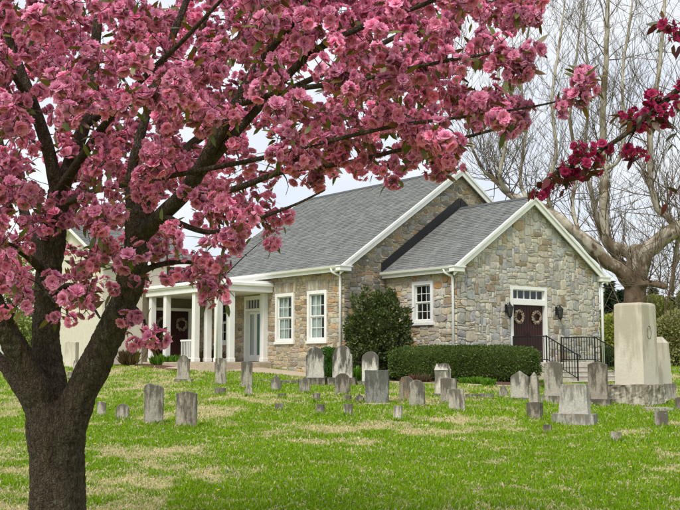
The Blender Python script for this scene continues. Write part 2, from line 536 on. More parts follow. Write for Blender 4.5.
def wall(name, fn, u0, u1, v0, v1, apex, holes, depth=.22):
    """the mortar body of a wall with openings; apex = (u, v) of a gable or None"""
    mb = MB()
    us = sorted(set([u0, u1] + [h for H in holes for h in H[:2]] + ([apex[0]] if apex else [])))
    top = lambda u: v1 if not apex else (v1 + (apex[1] - v1) * ((u - u0) / (apex[0] - u0) if u <= apex[0] else (u1 - u) / (u1 - apex[0])))
    for a, b in zip(us, us[1:]):
        m = (a + b) / 2; lo = v0
        for H in sorted([h for h in holes if h[0] < m < h[1]], key=lambda h: h[2]):
            if H[2] > lo: mb.face([fn(a, lo, 0), fn(b, lo, 0), fn(b, H[2], 0), fn(a, H[2], 0)])
            lo = H[3]
        mb.face([fn(a, lo, 0), fn(b, lo, 0), fn(b, top(b), 0), fn(a, top(a), 0)])
    for (a, b, c, d) in holes:
        mb.face([fn(a, c, 0), fn(a, d, 0), fn(a, d, -depth), fn(a, c, -depth)])
        mb.face([fn(b, d, 0), fn(b, c, 0), fn(b, c, -depth), fn(b, d, -depth)])
        mb.face([fn(a, d, 0), fn(b, d, 0), fn(b, d, -depth), fn(a, d, -depth)])
        mb.face([fn(b, c, 0), fn(a, c, 0), fn(a, c, -depth), fn(b, c, -depth)])
    outline = [(u0, v0), (u1, v0), (u1, v1)] + ([apex] if apex else []) + [(u0, v1)]
    mb.face([fn(u, v, -depth - .45) for u, v in reversed(outline)])
    for i in range(len(outline)):
        p, q = outline[i], outline[(i + 1) % len(outline)]
        mb.face([fn(*p, -.001), fn(*p, -depth - .45), fn(*q, -depth - .45), fn(*q, -.001)])
    return mb.obj(name, M_MORTAR, church)

f_annex_front = lambda u, v, d: (AX0 + u, AY - d, v)                # u from 0 to 7.7
f_annex_left = lambda u, v, d: (AX0 - d, -u, v)                     # u from 0 (nave) to 3.83
f_nave_side = lambda u, v, d: (-d, u, v)                            # u from 0 (near corner) to NL
f_nave_gable = lambda u, v, d: (u, -d, v)
f_annex_right = lambda u, v, d: (AX1 + d, AY + u, v)
f_nave_right = lambda u, v, d: (NW + d, u, v)
f_nave_back = lambda u, v, d: (NW - u, NL + d, v)

DOOR = (2.66, 4.62, .62, 3.40)       # annex entrance, frame included
AWIN = (1.22, 2.30, 2.05, 3.52)      # annex side window (u measured from the nave)
AWIN = (-AY - 2.30, -AY - 1.22, 2.05, 3.52)
AWIN = (1.53, 2.61, 2.05, 3.52)
NWIN = [(1.06, 2.26, 1.42, 3.30), (3.20, 4.43, 1.42, 3.30), (8.05, 9.1, 1.42, 3.2)]
NDOOR = (5.42, 6.74, .62, 3.32)
AW = AX1 - AX0
walls = {}
def gable_planes(u0, u1, v1, apex):
    s1 = (apex[1] - v1) / (apex[0] - u0); s2 = (apex[1] - v1) / (u1 - apex[0])
    return [(-s1, 1, v1 - s1 * u0), (s2, 1, v1 + s2 * u1)]
B = -.6
walls['annex_front'] = wall('gable_wall', f_annex_front, 0, AW, B, A_EAVE, (AW / 2, A_RIDGE), [DOOR])
walls['annex_left'] = wall('side_wall', f_annex_left, 0, -AY, B, A_EAVE, None, [AWIN])
walls['nave_side'] = wall('side_wall', f_nave_side, 0, NL, B, N_EAVE, None, NWIN + [NDOOR])
walls['nave_gable'] = wall('gable_wall', f_nave_gable, 0, NW, B, N_EAVE, (NW / 2, N_RIDGE), [])
walls['annex_right'] = wall('side_wall', f_annex_right, 0, -AY, B, A_EAVE, None, [])
walls['nave_right'] = wall('side_wall', f_nave_right, 0, NL, B, N_EAVE, None, [])
walls['nave_back'] = wall('gable_wall', f_nave_back, 0, NW, B, N_EAVE, (NW / 2, N_RIDGE), [])
st = []       # (projected size, wall, fn, poly, palette, proud, joint)
def lay(key, fn, u0, u1, v0, v1, planes, holes, cell, ws, hs, seed, warp, pal, view, proud=.03, joint=.009):
    rng = random.Random(seed)
    for p in pack_stones(u0, u1, v0, v1, planes, holes, cell, ws, hs, seed, warp):
        st.append((parea(p) * view, key, fn, p, pick(pal, rng), proud * rng.uniform(.6, 1.25), joint))
lay('annex_front', f_annex_front, 0, AW, B, A_RIDGE, gable_planes(0, AW, A_EAVE, (AW / 2, A_RIDGE)), [DOOR], .078, [2, 3, 3, 4, 4, 5, 6, 7], [1, 2, 2, 3, 3, 4, 5], 5, .05, PAL_A, 1., joint=.009)
lay('annex_left', f_annex_left, 0, -AY, B, A_EAVE, [], [AWIN], .085, [2, 3, 4, 5, 6, 7], [1, 2, 2, 3, 3], 8, .045, PAL_S, .75, joint=.009)
lint = [(a - .12, b + .12, d, d + .42) for (a, b, c, d) in NWIN]
lay('nave_side', f_nave_side, 0, NL, B, N_EAVE, [], NWIN + [NDOOR] + lint, .07, [3, 4, 5, 6, 8, 9], [1, 2, 2, 3], 12, .022, PAL_N, .3, .022, .006)
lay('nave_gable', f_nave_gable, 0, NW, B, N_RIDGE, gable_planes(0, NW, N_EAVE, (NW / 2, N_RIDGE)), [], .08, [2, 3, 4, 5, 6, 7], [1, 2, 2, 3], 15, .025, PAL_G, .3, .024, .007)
lay('annex_right', f_annex_right, 0, -AY, B, A_EAVE, [], [], .12, [2, 3, 4, 5], [2, 2, 3], 18, .03, PAL_S, .1)
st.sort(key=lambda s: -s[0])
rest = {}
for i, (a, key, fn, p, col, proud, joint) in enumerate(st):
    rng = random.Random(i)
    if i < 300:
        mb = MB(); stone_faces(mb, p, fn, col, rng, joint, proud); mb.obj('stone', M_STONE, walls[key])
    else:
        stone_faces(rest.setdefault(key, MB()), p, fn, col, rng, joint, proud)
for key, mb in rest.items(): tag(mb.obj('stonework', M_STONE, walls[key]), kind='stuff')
for H in NWIN[:2]:                    # flat arches of pale upright stones over the nave windows
    a, b = H[0] - .12, H[1] + .12; n = 9; rng = random.Random(int(a * 100))
    for k in range(n):
        t0, t1 = k / n, (k + 1) / n; sp = .10
        p = [(a + (b - a) * t0 + sp * (0.5 - t0) * .6, H[3] + .012), (a + (b - a) * t1 + sp * (.5 - t1) * .6, H[3] + .012), (a + (b - a) * t1 - sp * (.5 - t1), H[3] + .41), (a + (b - a) * t0 - sp * (.5 - t0), H[3] + .41)]
        mb = MB(); stone_faces(mb, p, f_nave_side, pick([((.46, .42, .34), 3), ((.40, .36, .29), 2), ((.38, .28, .17), 1)], rng), rng, .006, .04); mb.obj('arch_stone', M_STONE, walls['nave_side'])

# roofs: lapped courses of shingle tabs, and a deck under them
def shingle_roof(name, p_eave0, p_eave1, p_ridge0, p_ridge1, parent, seed, base=(.19, .196, .19), expo=.15, tab=.30):
    """p_* : corners of the slope in church space; courses run from eave to ridge"""
    rng = random.Random(seed)
    e0, e1, r0, r1 = map(Vector, (p_eave0, p_eave1, p_ridge0, p_ridge1))
    L = (r0 - e0).length; nc = max(2, int(L / expo)); nrm = (e1 - e0).cross(r0 - e0).normalized()
    if nrm.z < 0: nrm = -nrm
    mb = MB()
    for k in range(nc):
        t0, t1 = k / nc, (k + 1) / nc
        a, b = e0.lerp(r0, t0), e1.lerp(r1, t0); c, d = e0.lerp(r0, t1), e1.lerp(r1, t1)
        W = (b - a).length; n = max(1, int(W / tab)); off = rng.random()
        cuts = [0] + [min(1, max(0, (i + off) / n)) for i in range(n)] + [1]
        cuts = sorted(set(cuts))
        tone = rng.uniform(.94, 1.06)
        for s0, s1 in zip(cuts, cuts[1:]):
            if s1 - s0 < .0005: continue
            g = .004 / W
            h = rng.uniform(.010, .022); kk = tone * rng.uniform(.84, 1.16); col = tuple(x * kk for x in base)
            A, Bp = a.lerp(b, s0 + g), a.lerp(b, s1 - g); D, Cc = c.lerp(d, s0 + g), c.lerp(d, s1 - g)
            mb.face([A + nrm * h, Bp + nrm * h, Cc + nrm * .002, D + nrm * .002], col)
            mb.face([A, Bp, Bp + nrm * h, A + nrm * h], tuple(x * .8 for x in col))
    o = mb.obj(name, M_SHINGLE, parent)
    return tag(o, kind='stuff')
def deck(name, pts, thick, mat, parent):
    """a slab under the roof: pts in order, dropped by thick"""
    mb = MB(); P = [Vector(p) for p in pts]; n = len(P); dz = Vector((0, 0, -thick)); e = Vector((0, 0, -.004))
    v = [p + e for p in P] + [p + dz for p in P]
    mb.mesh(v, [tuple(range(n)), tuple(range(2 * n - 1, n - 1, -1))] + [((i + 1) % n, i, n + i, n + (i + 1) % n) for i in range(n)])
    return mb.obj(name, mat, parent)
OV = .30                                   # overhang at the eaves
RK = .16                                   # overhang at the rakes
nz = lambda x: N_RIDGE + .16 - abs(x - NW / 2) * SL
az = lambda x: A_RIDGE + .16 - abs(x - AC) * SLA
nave_roof = empty('roof', (0, 0, 0)); nave_roof.parent = church
for s, (xe, xr) in enumerate(((-OV, NW / 2), (NW + OV, NW / 2))):
    E0, E1, R0, R1 = (xe, -RK, nz(xe)), (xe, NL + RK, nz(xe)), (xr, -RK, nz(xr)), (xr, NL + RK, nz(xr))
    deck('deck', [E0, E1, R1, R0], .14, M_WHITE, nave_roof)
    shingle_roof('shingles', E0, E1, R0, R1, nave_roof, 40 + s)
mb = MB(); mb.prism([(NW / 2 - .17, nz(NW / 2 - .17) + .028), (NW / 2, nz(NW / 2) + .034), (NW / 2 + .17, nz(NW / 2 + .17) + .028), (NW / 2, nz(NW / 2) + .01)], -RK - .02, NL + RK + .02, lambda u, v, d: (u, d, v), (.10, .105, .11)); mb.obj('ridge_cap', M_SHINGLE, nave_roof)
annex_roof = empty('roof', (0, 0, 0)); annex_roof.parent = church
for s, xe in enumerate((AX0 - .27, AX1 + .27)):
    E0, E1, R0, R1 = (xe, AY - RK, az(xe)), (xe, -.005, az(xe)), (AC, AY - RK, az(AC)), (AC, -.005, az(AC))
    deck('deck', [E0, E1, R1, R0], .13, M_WHITE, annex_roof)
    shingle_roof('shingles', E0, E1, R0, R1, annex_roof, 50 + s)
mb = MB(); mb.prism([(AC - .16, az(AC - .16) + .028), (AC, az(AC) + .034), (AC + .16, az(AC + .16) + .028), (AC, az(AC) + .01)], AY - RK - .02, -.03, lambda u, v, d: (u, d, v), (.10, .105, .11)); mb.obj('ridge_cap', M_SHINGLE, annex_roof)
for s in (-1, 1):                          # dark flashing where the annex roof meets the nave gable
    xe = AC + s * (AW / 2 + .27); mb = MB()
    mb.prism([(xe, az(xe) + .03), (AC - s * .0, az(AC) + .03), (AC + s * .05, az(AC) + .42), (xe, az(xe) + .36)], .04, .085, lambda u, v, d: (u, -d, v))
    mb.obj('flashing', M_FLASH, annex_roof)
# rake boards, cornice returns, gutters, downspouts
def rake(parent, xc, half, y, zf, w=.26, sgn=-1):
    for s in (-1, 1):
        xe = xc + s * half; mb = MB(); fn = lambda u, v, d: (u, y + sgn * d, v)
        lo = [(xe, zf(xe) - w - .05), (xc, zf(xc) - w - .05), (xc, zf(xc) - .012), (xe, zf(xe) - .012)]
        mb.prism(lo if s < 0 else lo[::-1], .0, .05, fn)
        up = [(xe, zf(xe) - .11), (xc, zf(xc) - .11), (xc, zf(xc) - .008), (xe, zf(xe) - .008)]
        mb.prism(up if s < 0 else up[::-1], .052, .10, fn)
        mb.obj('rake_board', M_WHITE, parent)
rake(nave_roof, NW / 2, NW / 2 + OV + .05, -RK - .003, nz)
rake(nave_roof, NW / 2, NW / 2 + OV + .05, NL + RK + .003, nz, sgn=1)
rake(annex_roof, AC, AW / 2 + .32, AY - RK - .003, az)
def gutter(parent, x, y0, y1, z, out):
    """an ogee gutter along y, open upward"""
    prof = [(0, 0), (.05, -.0), (.10, .04), (.115, .085), (.125, .12), (.11, .12), (.10, .09), (.08, .05), (.045, .02), (.012, .02), (.012, .11), (0, .11)]
    mb = MB(); pr = [(x + out * u, z + v) for u, v in prof]
    mb.prism(pr if out > 0 else pr[::-1], y0, y1, lambda u, v, d: (u, d, v))
    mb.box(x - out * .02, x, y0, y1, z - .10, z + .11)
    return mb.obj('gutter', M_WHITE, parent)
def downspout(parent, pts, r=.05):
    mb = MB(); mb.tube(pts, r, 8); return mb.obj('downspout', M_WHITE, parent)
gutter(nave_roof, -OV - .022, -RK, NL + RK, nz(-OV) - .13, -1)
gutter(annex_roof, AX0 - .292, AY - RK, -.1, az(AX0 - .27) - .13, -1)
gutter(annex_roof, AX1 + .292, AY - RK, -.1, az(AX1 + .27) - .13, 1)
gutter(nave_roof, NW + OV + .022, -RK, NL + RK, nz(-OV) - .13, 1)
zz = nz(-OV) - .16
downspout(nave_roof, [(-OV - .08, .30, zz + .06), (-OV - .07, .29, zz - .06), (-.10, .16, zz - .20), (-.09, .14, zz - .32), (-.09, .14, .15)])
zz = az(AX0 - .27) - .16
downspout(annex_roof, [(AX0 - .34, AY + .30, zz + .06), (AX0 - .33, AY + .29, zz - .05), (AX0 - .11, AY + .14, zz - .19), (AX0 - .09, AY + .12, zz - .30), (AX0 - .09, AY + .12, .1)])
downspout(annex_roof, [(AX1 + .30, AY + .12, zz + .05), (AX1 + .12, AY + .02, zz - .2), (AX1 + .10, AY - .06, zz - .35), (AX1 + .10, AY - .06, -.1)], .055)
for (x0, x1, y, z) in ((-OV - .13, .12, -RK - .05, nz(-OV)), (AX0 - .40, AX0 + .12, AY - RK - .05, az(AX0 - .27)), (AX1 - .12, AX1 + .40, AY - RK - .05, az(AX0 - .27)), (NW - .12, NW + OV + .13, -RK - .05, nz(-OV))):
    mb = MB(); mb.box(x0, x1, y - .07, y + .20, z - .22, z - .02, bev=.015); mb.box(x0 - .03, x1 + .03, y - .10, y + .18, z - .06, z - .015)
    mb.obj('cornice_return', M_WHITE, annex_roof if y < -1 else nave_roof)
# frieze boards under the eaves and white corner trim
mb = MB(); mb.box(-.035, -OV, .02, NL, N_EAVE - .10, N_EAVE - .04); mb.obj('soffit', M_WHITE, nave_roof)
mb = MB(); mb.box(AX0 - .035, AX0 - .27, AY, -.05, A_EAVE - .08, A_EAVE - .03); mb.obj('soffit', M_WHITE, annex_roof)

# windows
def sash_window(fn, H, cols, rows, trim=.11, curtain=None, sill=True):
    a, b, c, d = H
    mb = MB()
    def bar(u0, u1, v0, v1, d0, d1): mb.prism([(u0, v0), (u1, v0), (u1, v1), (u0, v1)], d0, d1, fn)
    bar(a - .02, a + trim, c, d + .02, -.10, .055); bar(b - trim, b + .02, c, d + .02, -.10, .055); bar(a + trim, b - trim, d - trim, d + .02, -.10, .053); bar(a + trim, b - trim, c, c + trim * .7, -.10, .053)
    w = mb.obj('window', M_WHITE, church)
    A, Bq, Cq, D = a + trim, b - trim, c + trim * .7, d - trim
    mid = (Cq + D) / 2
    for (v0, v1, off) in ((mid, D, -.03), (Cq, mid, -.065)):
        mb = MB()
        bar(A, A + .045, v0, v1, off - .03, off); bar(Bq - .045, Bq, v0, v1, off - .03, off); bar(A + .045, Bq - .045, v1 - .045, v1, off - .03, off); bar(A + .045, Bq - .045, v0, v0 + .045, off - .03, off)
        for k in range(1, cols): u = A + .045 + (Bq - A - .09) * k / cols; bar(u - .011, u + .011, v0 + .045, v1 - .045, off - .026, off - .004)
        for k in range(1, rows): v = v0 + .045 + (v1 - v0 - .09) * k / rows; bar(A + .045, Bq - .045, v - .011, v + .011, off - .024, off - .006)
        mb.obj('sash', M_WHITE, w)
        for i in range(cols):
            for j in range(rows):
                u0, u1 = A + .045 + (Bq - A - .09) * i / cols, A + .045 + (Bq - A - .09) * (i + 1) / cols
                w0, w1 = v0 + .045 + (v1 - v0 - .09) * j / rows, v0 + .045 + (v1 - v0 - .09) * (j + 1) / rows
                mb = MB(); mb.prism([(u0, w0), (u1, w0), (u1, w1), (u0, w1)], off - .017, off - .013, fn); mb.obj('pane', M_GLASS, w)
    if sill:
        mb = MB(); mb.prism([(a - .06, c - .10), (b + .06, c - .10), (b + .06, c - .002), (a - .06, c - .002)], -.08, .09, fn); mb.obj('sill', M_WHITE, w)
    mb = MB(); mb.prism([(a, c), (b, c), (b, d), (a, d)], -.46, -.45, fn); mb.obj('dark_interior', M_DARK, w)
    if curtain:
        u0, u1 = curtain; n = 24; mb = MB(); v = []; f = []
        for k in range(n + 1):
            u = u0 + (u1 - u0) * k / n; dd = -.125 + .015 * math.sin(k * 1.9); v += [fn(u, c + .05, dd), fn(u, d - .05, dd)]
        for k in range(n): f.append((2 * k, 2 * k + 2, 2 * k + 3, 2 * k + 1))
        mb.mesh(v, f); mb.obj('curtain', M_CURTAIN, w)
    return w
sash_window(f_nave_side, NWIN[0], 3, 2, curtain=(1.62, 2.24))
sash_window(f_nave_side, NWIN[1], 3, 2, curtain=(3.80, 4.42))
sash_window(f_nave_side, NWIN[2], 2, 2)
sash_window(f_annex_left, AWIN, 3, 2)

# annex entrance: maroon double doors, transom of five panes, white frame
def bars(mb, fn):
    return lambda u0, u1, v0, v1, d0, d1: mb.prism([(u0, v0), (u1, v0), (u1, v1), (u0, v1)], d0, d1, fn)
def double_door(fn, a, b, c, d, transom=None, n_light=5, planks=6):
    T = .12; mb = MB(); bar = bars(mb, fn)
    bar(a, a + T, c, d, -.16, .045); bar(b - T, b, c, d, -.16, .045); bar(a + T, b - T, d - T, d, -.16, .043)
    if transom: bar(a + T, b - T, transom, transom + .20, -.16, .041)
    fr = mb.obj('door_frame', M_WHITE, church)
    top = transom or d - T
    m = (a + b) / 2
    for (u0, u1) in ((a + T + .005, m - .006), (m + .006, b - T - .005)):
        mb = MB(); bar = bars(mb, fn); bar(u0, u1, c + .01, top - .008, -.15, -.11)
        lf = mb.obj('door', M_DOOR, church)
        W = (u1 - u0) / planks
        for k in range(planks):
            mb = MB(); bar = bars(mb, fn); bar(u0 + k * W + .006, u0 + (k + 1) * W - .006, c + .012, top - .01, -.11, -.095); mb.obj('plank', M_DOOR, lf)
        mb = MB(); hx = u1 - .09 if u0 < m - .5 else u0 + .09
        mb.tube([fn(hx, c + .98, -.095), fn(hx, c + .99, -.05), fn(hx, c + 1.10, -.05), fn(hx, c + 1.11, -.095)], .012, 6); mb.obj('handle', M_IRON, lf)
    if transom:
        v0, v1 = transom + .20, d - T; A, Bq = a + T, b - T
        mb = MB(); bar = bars(mb, fn)
        for k in range(n_light + 1):
            u = A + (Bq - A) * k / n_light; h = .03 if k in (0, n_light) else .014
            bar(max(A, u - h), min(Bq, u + h), v0, v1, -.12, -.06)
        bar(A, Bq, v1 - .03, v1, -.118, -.062); bar(A, Bq, v0, v0 + .03, -.118, -.062)
        tr = mb.obj('transom_window', M_WHITE, church)
        for k in range(n_light):
            u0, u1 = A + (Bq - A) * k / n_light, A + (Bq - A) * (k + 1) / n_light
            mb = MB(); bar = bars(mb, fn); bar(u0, u1, v0, v1, -.094, -.09); mb.obj('pane', M_GLASS, tr)
        mb = MB(); bar = bars(mb, fn); bar(A, Bq, v0, v1, -.45, -.44); mb.obj('dark_interior', M_DARK, tr)
double_door(f_annex_front, *DOOR, transom=2.72)
# nave side door: white glazed double door with a small transom, teal lining inside
def glazed_door(fn, a, b, c, d):
    mb = MB(); bar = bars(mb, fn); T = .13
    bar(a, a + T, c, d, -.18, .05); bar(b - T, b, c, d, -.18, .05); bar(a + T, b - T, d - .16, d, -.18, .048); bar(a + T, b - T, d - .62, d - .52, -.18, .046)
    mb.obj('door_frame', M_WHITE, church)
    A, Bq = a + T, b - T; m = (A + Bq) / 2
    for (u0, u1) in ((A + .004, m - .004), (m + .004, Bq - .004)):
        mb = MB(); bar = bars(mb, fn)
        bar(u0, u0 + .09, c + .02, d - .625, -.14, -.09); bar(u1 - .09, u1, c + .02, d - .625, -.14, -.09); bar(u0 + .09, u1 - .09, c + .02, c + .28, -.14, -.092); bar(u0 + .09, u1 - .09, d - .74, d - .625, -.14, -.092)
        dr = mb.obj('door', M_WHITE, church)
        mb = MB(); bar = bars(mb, fn); bar(u0 + .09, u1 - .09, c + .28, d - .74, -.118, -.114); mb.obj('pane', M_GLASS, dr)
        mb = MB(); bar = bars(mb, fn); bar(u0 + .01, u1 - .01, c + .1, d - .7, -.16, -.15); mb.obj('lining', M_TEAL if u0 < m - .3 else M_CURTAIN, dr)
    mb = MB(); bar = bars(mb, fn)
    for k in range(6): u = A + (Bq - A) * k / 5; bar(max(A, u - .018), min(Bq, u + .018), d - .52, d - .16, -.11, -.06)
    tr = mb.obj('transom_window', M_WHITE, church)
    for k in range(5):
        mb = MB(); bar = bars(mb, fn); bar(A + (Bq - A) * k / 5, A + (Bq - A) * (k + 1) / 5, d - .52, d - .16, -.094, -.09); mb.obj('pane', M_GLASS, tr)
    mb = MB(); bar = bars(mb, fn); bar(a + .05, b - .05, c, d - .02, -.46, -.45); mb.obj('dark_interior', M_DARK, tr)
glazed_door(f_nave_side, *NDOOR)

# side wing behind the porch: cream stucco, eave toward the viewer, its own shingle roof
WX0, WY0, WY1 = -4.6, NL, NL + 6.5
WE, WR = 4.9, 6.7
f_wing = lambda u, v, d: (u, WY0 - d, v)
mb = MB()
mb.prism([(WX0, B), (-2.75, B), (-2.75, WE), (WX0, WE)], 0, -6.5, lambda u, v, d: (u, WY0 - d, v)); mb.prism([(-2.749, 3.85), (-.002, 3.85), (-.002, WE), (-2.749, WE)], 0, -6.5, lambda u, v, d: (u, WY0 - d, v))
wing_wall = mb.obj('wing_wall', M_STUCCO, church)
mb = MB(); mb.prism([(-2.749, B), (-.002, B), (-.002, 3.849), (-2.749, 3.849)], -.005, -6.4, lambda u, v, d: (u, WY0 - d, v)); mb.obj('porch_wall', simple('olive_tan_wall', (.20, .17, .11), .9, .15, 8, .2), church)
wing_roof = empty('roof', (0, 0, 0)); wing_roof.parent = church
ym = (WY0 + WY1) / 2
for s, ye in enumerate((WY0 - .35, WY1 + .35)):
    E0, E1, R0, R1 = (WX0 - .3, ye, WE), (-.05, ye, WE), (WX0 - .3, ym, WR), (-.05, ym, WR)
    deck('deck', [E0, R0, R1, E1] if s else [E0, E1, R1, R0], .16, M_WHITE, wing_roof)
    shingle_roof('shingles', E0, E1, R0, R1, wing_roof, 60 + s)
for x in (WX0 + .002, -.06):
    mb = MB(); mb.prism([(WY0, WE - .16), (WY1, WE - .16), (ym, WR - .16)], 0, .2, lambda u, v, d: (x + d * (1 if x < -3 else -1), u, v)); mb.obj('gable_infill', M_STUCCO, wing_roof)
f_wing_door = lambda u, v, d: (u, WY0 - d - .165, v)
double_door(f_wing_door, -2.32, -.42, .62, 2.95, planks=3)
mb = MB(); mb.prism([(-1.6, 4.05), (-.35, 4.05), (-.35, 4.75), (-1.6, 4.75)], .004, .03, f_wing)
sh = mb.obj('shuttered_opening', M_FLASH, church)
for k in range(9): mb = MB(); u = -1.55 + k * .14; mb.prism([(u, 4.08), (u + .05, 4.08), (u + .05, 4.72), (u, 4.72)], .03, .05, f_wing); mb.obj('slat', simple('grey_slat', (.12, .125, .13)), sh) if k == 0 else place('slat', sh.children[0].data, sh, (k * .14, 0, 0))

# porch: flat white roof on square posts, paved floor
porch = empty('porch', (0, 0, 0)); porch.parent = church
PX, PY0 = -2.62, 4.62
mb = MB(); mb.box(PX, -.03, PY0, NL - .01, 3.38, 3.72, bev=.02); mb.box(PX - .08, -.03, PY0 - .08, NL - .02, 3.60, 3.76, bev=.03); mb.box(PX + .05, -.03, PY0 + .05, NL - .02, 3.761, 3.84); mb.obj('porch_roof', M_WHITE, porch)
mb = MB(); mb.box(PX - .12, PX - .0, PY0 - .1, NL - .05, 3.66, 3.77, bev=.03); mb.obj('gutter', M_WHITE, porch)
mb = MB(); mb.tube([ (PX - .07, PY0 + .1, 3.68), (PX - .06, PY0 + .08, 3.55), (PX - .0, PY0 + .02, 3.45), (PX - .0, PY0 - .0, 3.3), (PX + .0, PY0 - .0, .7)], .04, 8); mb.obj('downspout', M_WHITE, porch)
for (x, y) in ((-2.42, 4.85), (-1.86, 4.85), (-2.42, 6.6), (-1.86, 6.6), (-2.42, 9.0), (-.13, 5.12), (-2.42, 10.3)):
    mb = MB(); mb.box(x - .12, x + .12, y - .12, y + .12, .62, 3.378, bev=.012); mb.box(x - .14, x + .14, y - .14, y + .14, .621, .78, bev=.012)
    mb.obj('post', M_WHITE, porch)
mb = MB(); mb.box(PX - .1, -.04, PY0 + .05, NL - .02, -.4, .615, bev=.02); mb.obj('porch_floor', M_PATH, porch)
rl = MB(); rl.box(-2.44, -2.40, 6.74, 7.8, 1.45, 1.52); rl.box(-2.44, -2.40, 6.74, 7.8, .75, .80); rail_o = rl.obj('porch_rail', M_WHITE, porch)
pk = MB(); pk.box(-2.435, -2.405, 6.8, 6.83, .80, 1.45); pk = pk.data('picket', M_WHITE)
for k in range(8): place('picket', pk, rail_o, (0, k * .13, 0))

# ------------------------------------------------------------------ entrance landing, steps and railings of the annex
st_root = empty('entrance_steps', ch(AX0 + 3.9, AY - 1.0, 0), TH)
tag(st_root, 'cream concrete landing and steps below the maroon entrance doors', 'steps')
LX0, LX1, LD = -1.3, 1.45, 1.75         # landing across and out (local x; out is -y)
yw = 1.0                                 # the wall, in the root's local y
mb = MB(); mb.box(LX0, LX1, yw - LD, yw - .045, -.5, .615, bev=.015); mb.obj('landing', M_CONC, st_root)
NS = 4; RISE = .165; RUN = .33
for k in range(NS):
    top = .615 - RISE * (k + 1)
    mb = MB(); mb.box(LX0 + .002 * k, LX1 - .002 * k + .08 * (k + 1), yw - LD - RUN * (k + 1), yw - LD - RUN * k - .002, -.6, top, bev=.014); mb.box(LX0 - .02, LX1 + .08 * (k + 1) + .02, yw - LD - RUN * (k + 1) - .025, yw - LD - RUN * k - .004, top + .001, top + .035, bev=.01); mb.obj('step', M_CONC, st_root)
def railing(x, label):
    r = empty('iron_railing', st_root.matrix_world @ Vector((0, 0, 0)) if False else ch(AX0 + 3.9 + x, AY - 1.0, .615), TH)
    tag(r, label, 'railing', 'iron railings of the entrance steps')
    y1, y2 = yw - .12, yw - LD + .06; H = .92
    yb = y2 - RUN * NS - .05; drop = RISE * NS
    mb = MB(); mb.tube([(0, y1, H), (0, y2, H)], .022, 6); mb.tube([(0, y1, .10), (0, y2, .10)], .016, 6); mb.obj('top_rail', M_IRON, r)
    mb = MB(); mb.tube([(0, y2, H), (0, yb, H - drop), (0, yb - .13, H - drop - .02), (0, yb - .13, H - drop - .1)], .022, 6); mb.tube([(0, y2, .12), (0, yb, .12 - drop)], .016, 6); mb.obj('stair_rail', M_IRON, r)
    bm = MB(); bm.box(-.010, .010, -.010, .010, 0, H - .10); bm = bm.data('baluster', M_IRON)
    n = int((y1 - y2) / .115)
    for k in range(1, n): place('baluster', bm, r, (0, y1 + (y2 - y1) * k / n, .10))
    n2 = int((y2 - yb) / .115)
    for k in range(1, n2): t = k / n2; place('baluster', bm, r, (0, y2 + (yb - y2) * t, .11 - drop * t))
    pm = MB(); pm.box(-.022, .022, -.022, .022, 0, H + .03, bev=.006); pm = pm.data('newel_post', M_IRON)
    for (y, z) in ((y1, 0), (y2, 0), (yb, -drop + .01)): place('newel_post', pm, r, (0, y, z))
railing(LX0 + .07, 'black iron railing crossing in front of the maroon doors')
railing(LX1 - .07, 'black iron railing at the corner of the annex beside the tall monument')

# wall lanterns
def lantern(x, z, label):
    p = ch(x, AY - .03, z)
    r = empty('wall_lantern', p, TH); tag(r, label, 'lantern', 'lanterns beside the entrance doors')
    mb = MB(); mb.box(-.06, .06, -.035, -.002, -.16, .16, bev=.01); mb.tube([(0, -.03, .10), (0, -.10, .20), (0, -.19, .20), (0, -.20, .13)], .014, 6); mb.obj('bracket', M_IRON, r)
    mb = MB(); mb.lathe([(.03, .16), (.13, .06), (.14, .04), (.12, .04)], 6, 0, -.20, smooth=False); mb.lathe([(.015, .24), (.02, .20), (.03, .16), (.01, .15)], 6, 0, -.20); mb.obj('cap', M_IRON, r)
    mb = MB()
    for k in range(6):
        a = math.pi / 3 * k; mb.tube([(.115 * math.cos(a), -.20 + .115 * math.sin(a), .045), (.075 * math.cos(a), -.20 + .075 * math.sin(a), -.26)], .010, 4)
    mb.lathe([(.085, -.25), (.09, -.27), (.05, -.31), (.015, -.36), (.02, -.39), (.004, -.41)], 6, 0, -.20, smooth=False); mb.obj('cage', M_IRON, r)
    mb = MB(); mb.lathe([(.105, .04), (.068, -.25)], 6, 0, -.20, smooth=False); mb.obj('glass', simple('smoked_lantern_glass', (.06, .06, .06), .15, .1, 3, 0, .5), r)
lantern(AX0 + 2.40, 2.55, 'black wall lantern between the doors and the downspout side')
lantern(AX0 + 5.12, 2.55, 'black wall lantern on the corner side of the doors, above the railing')

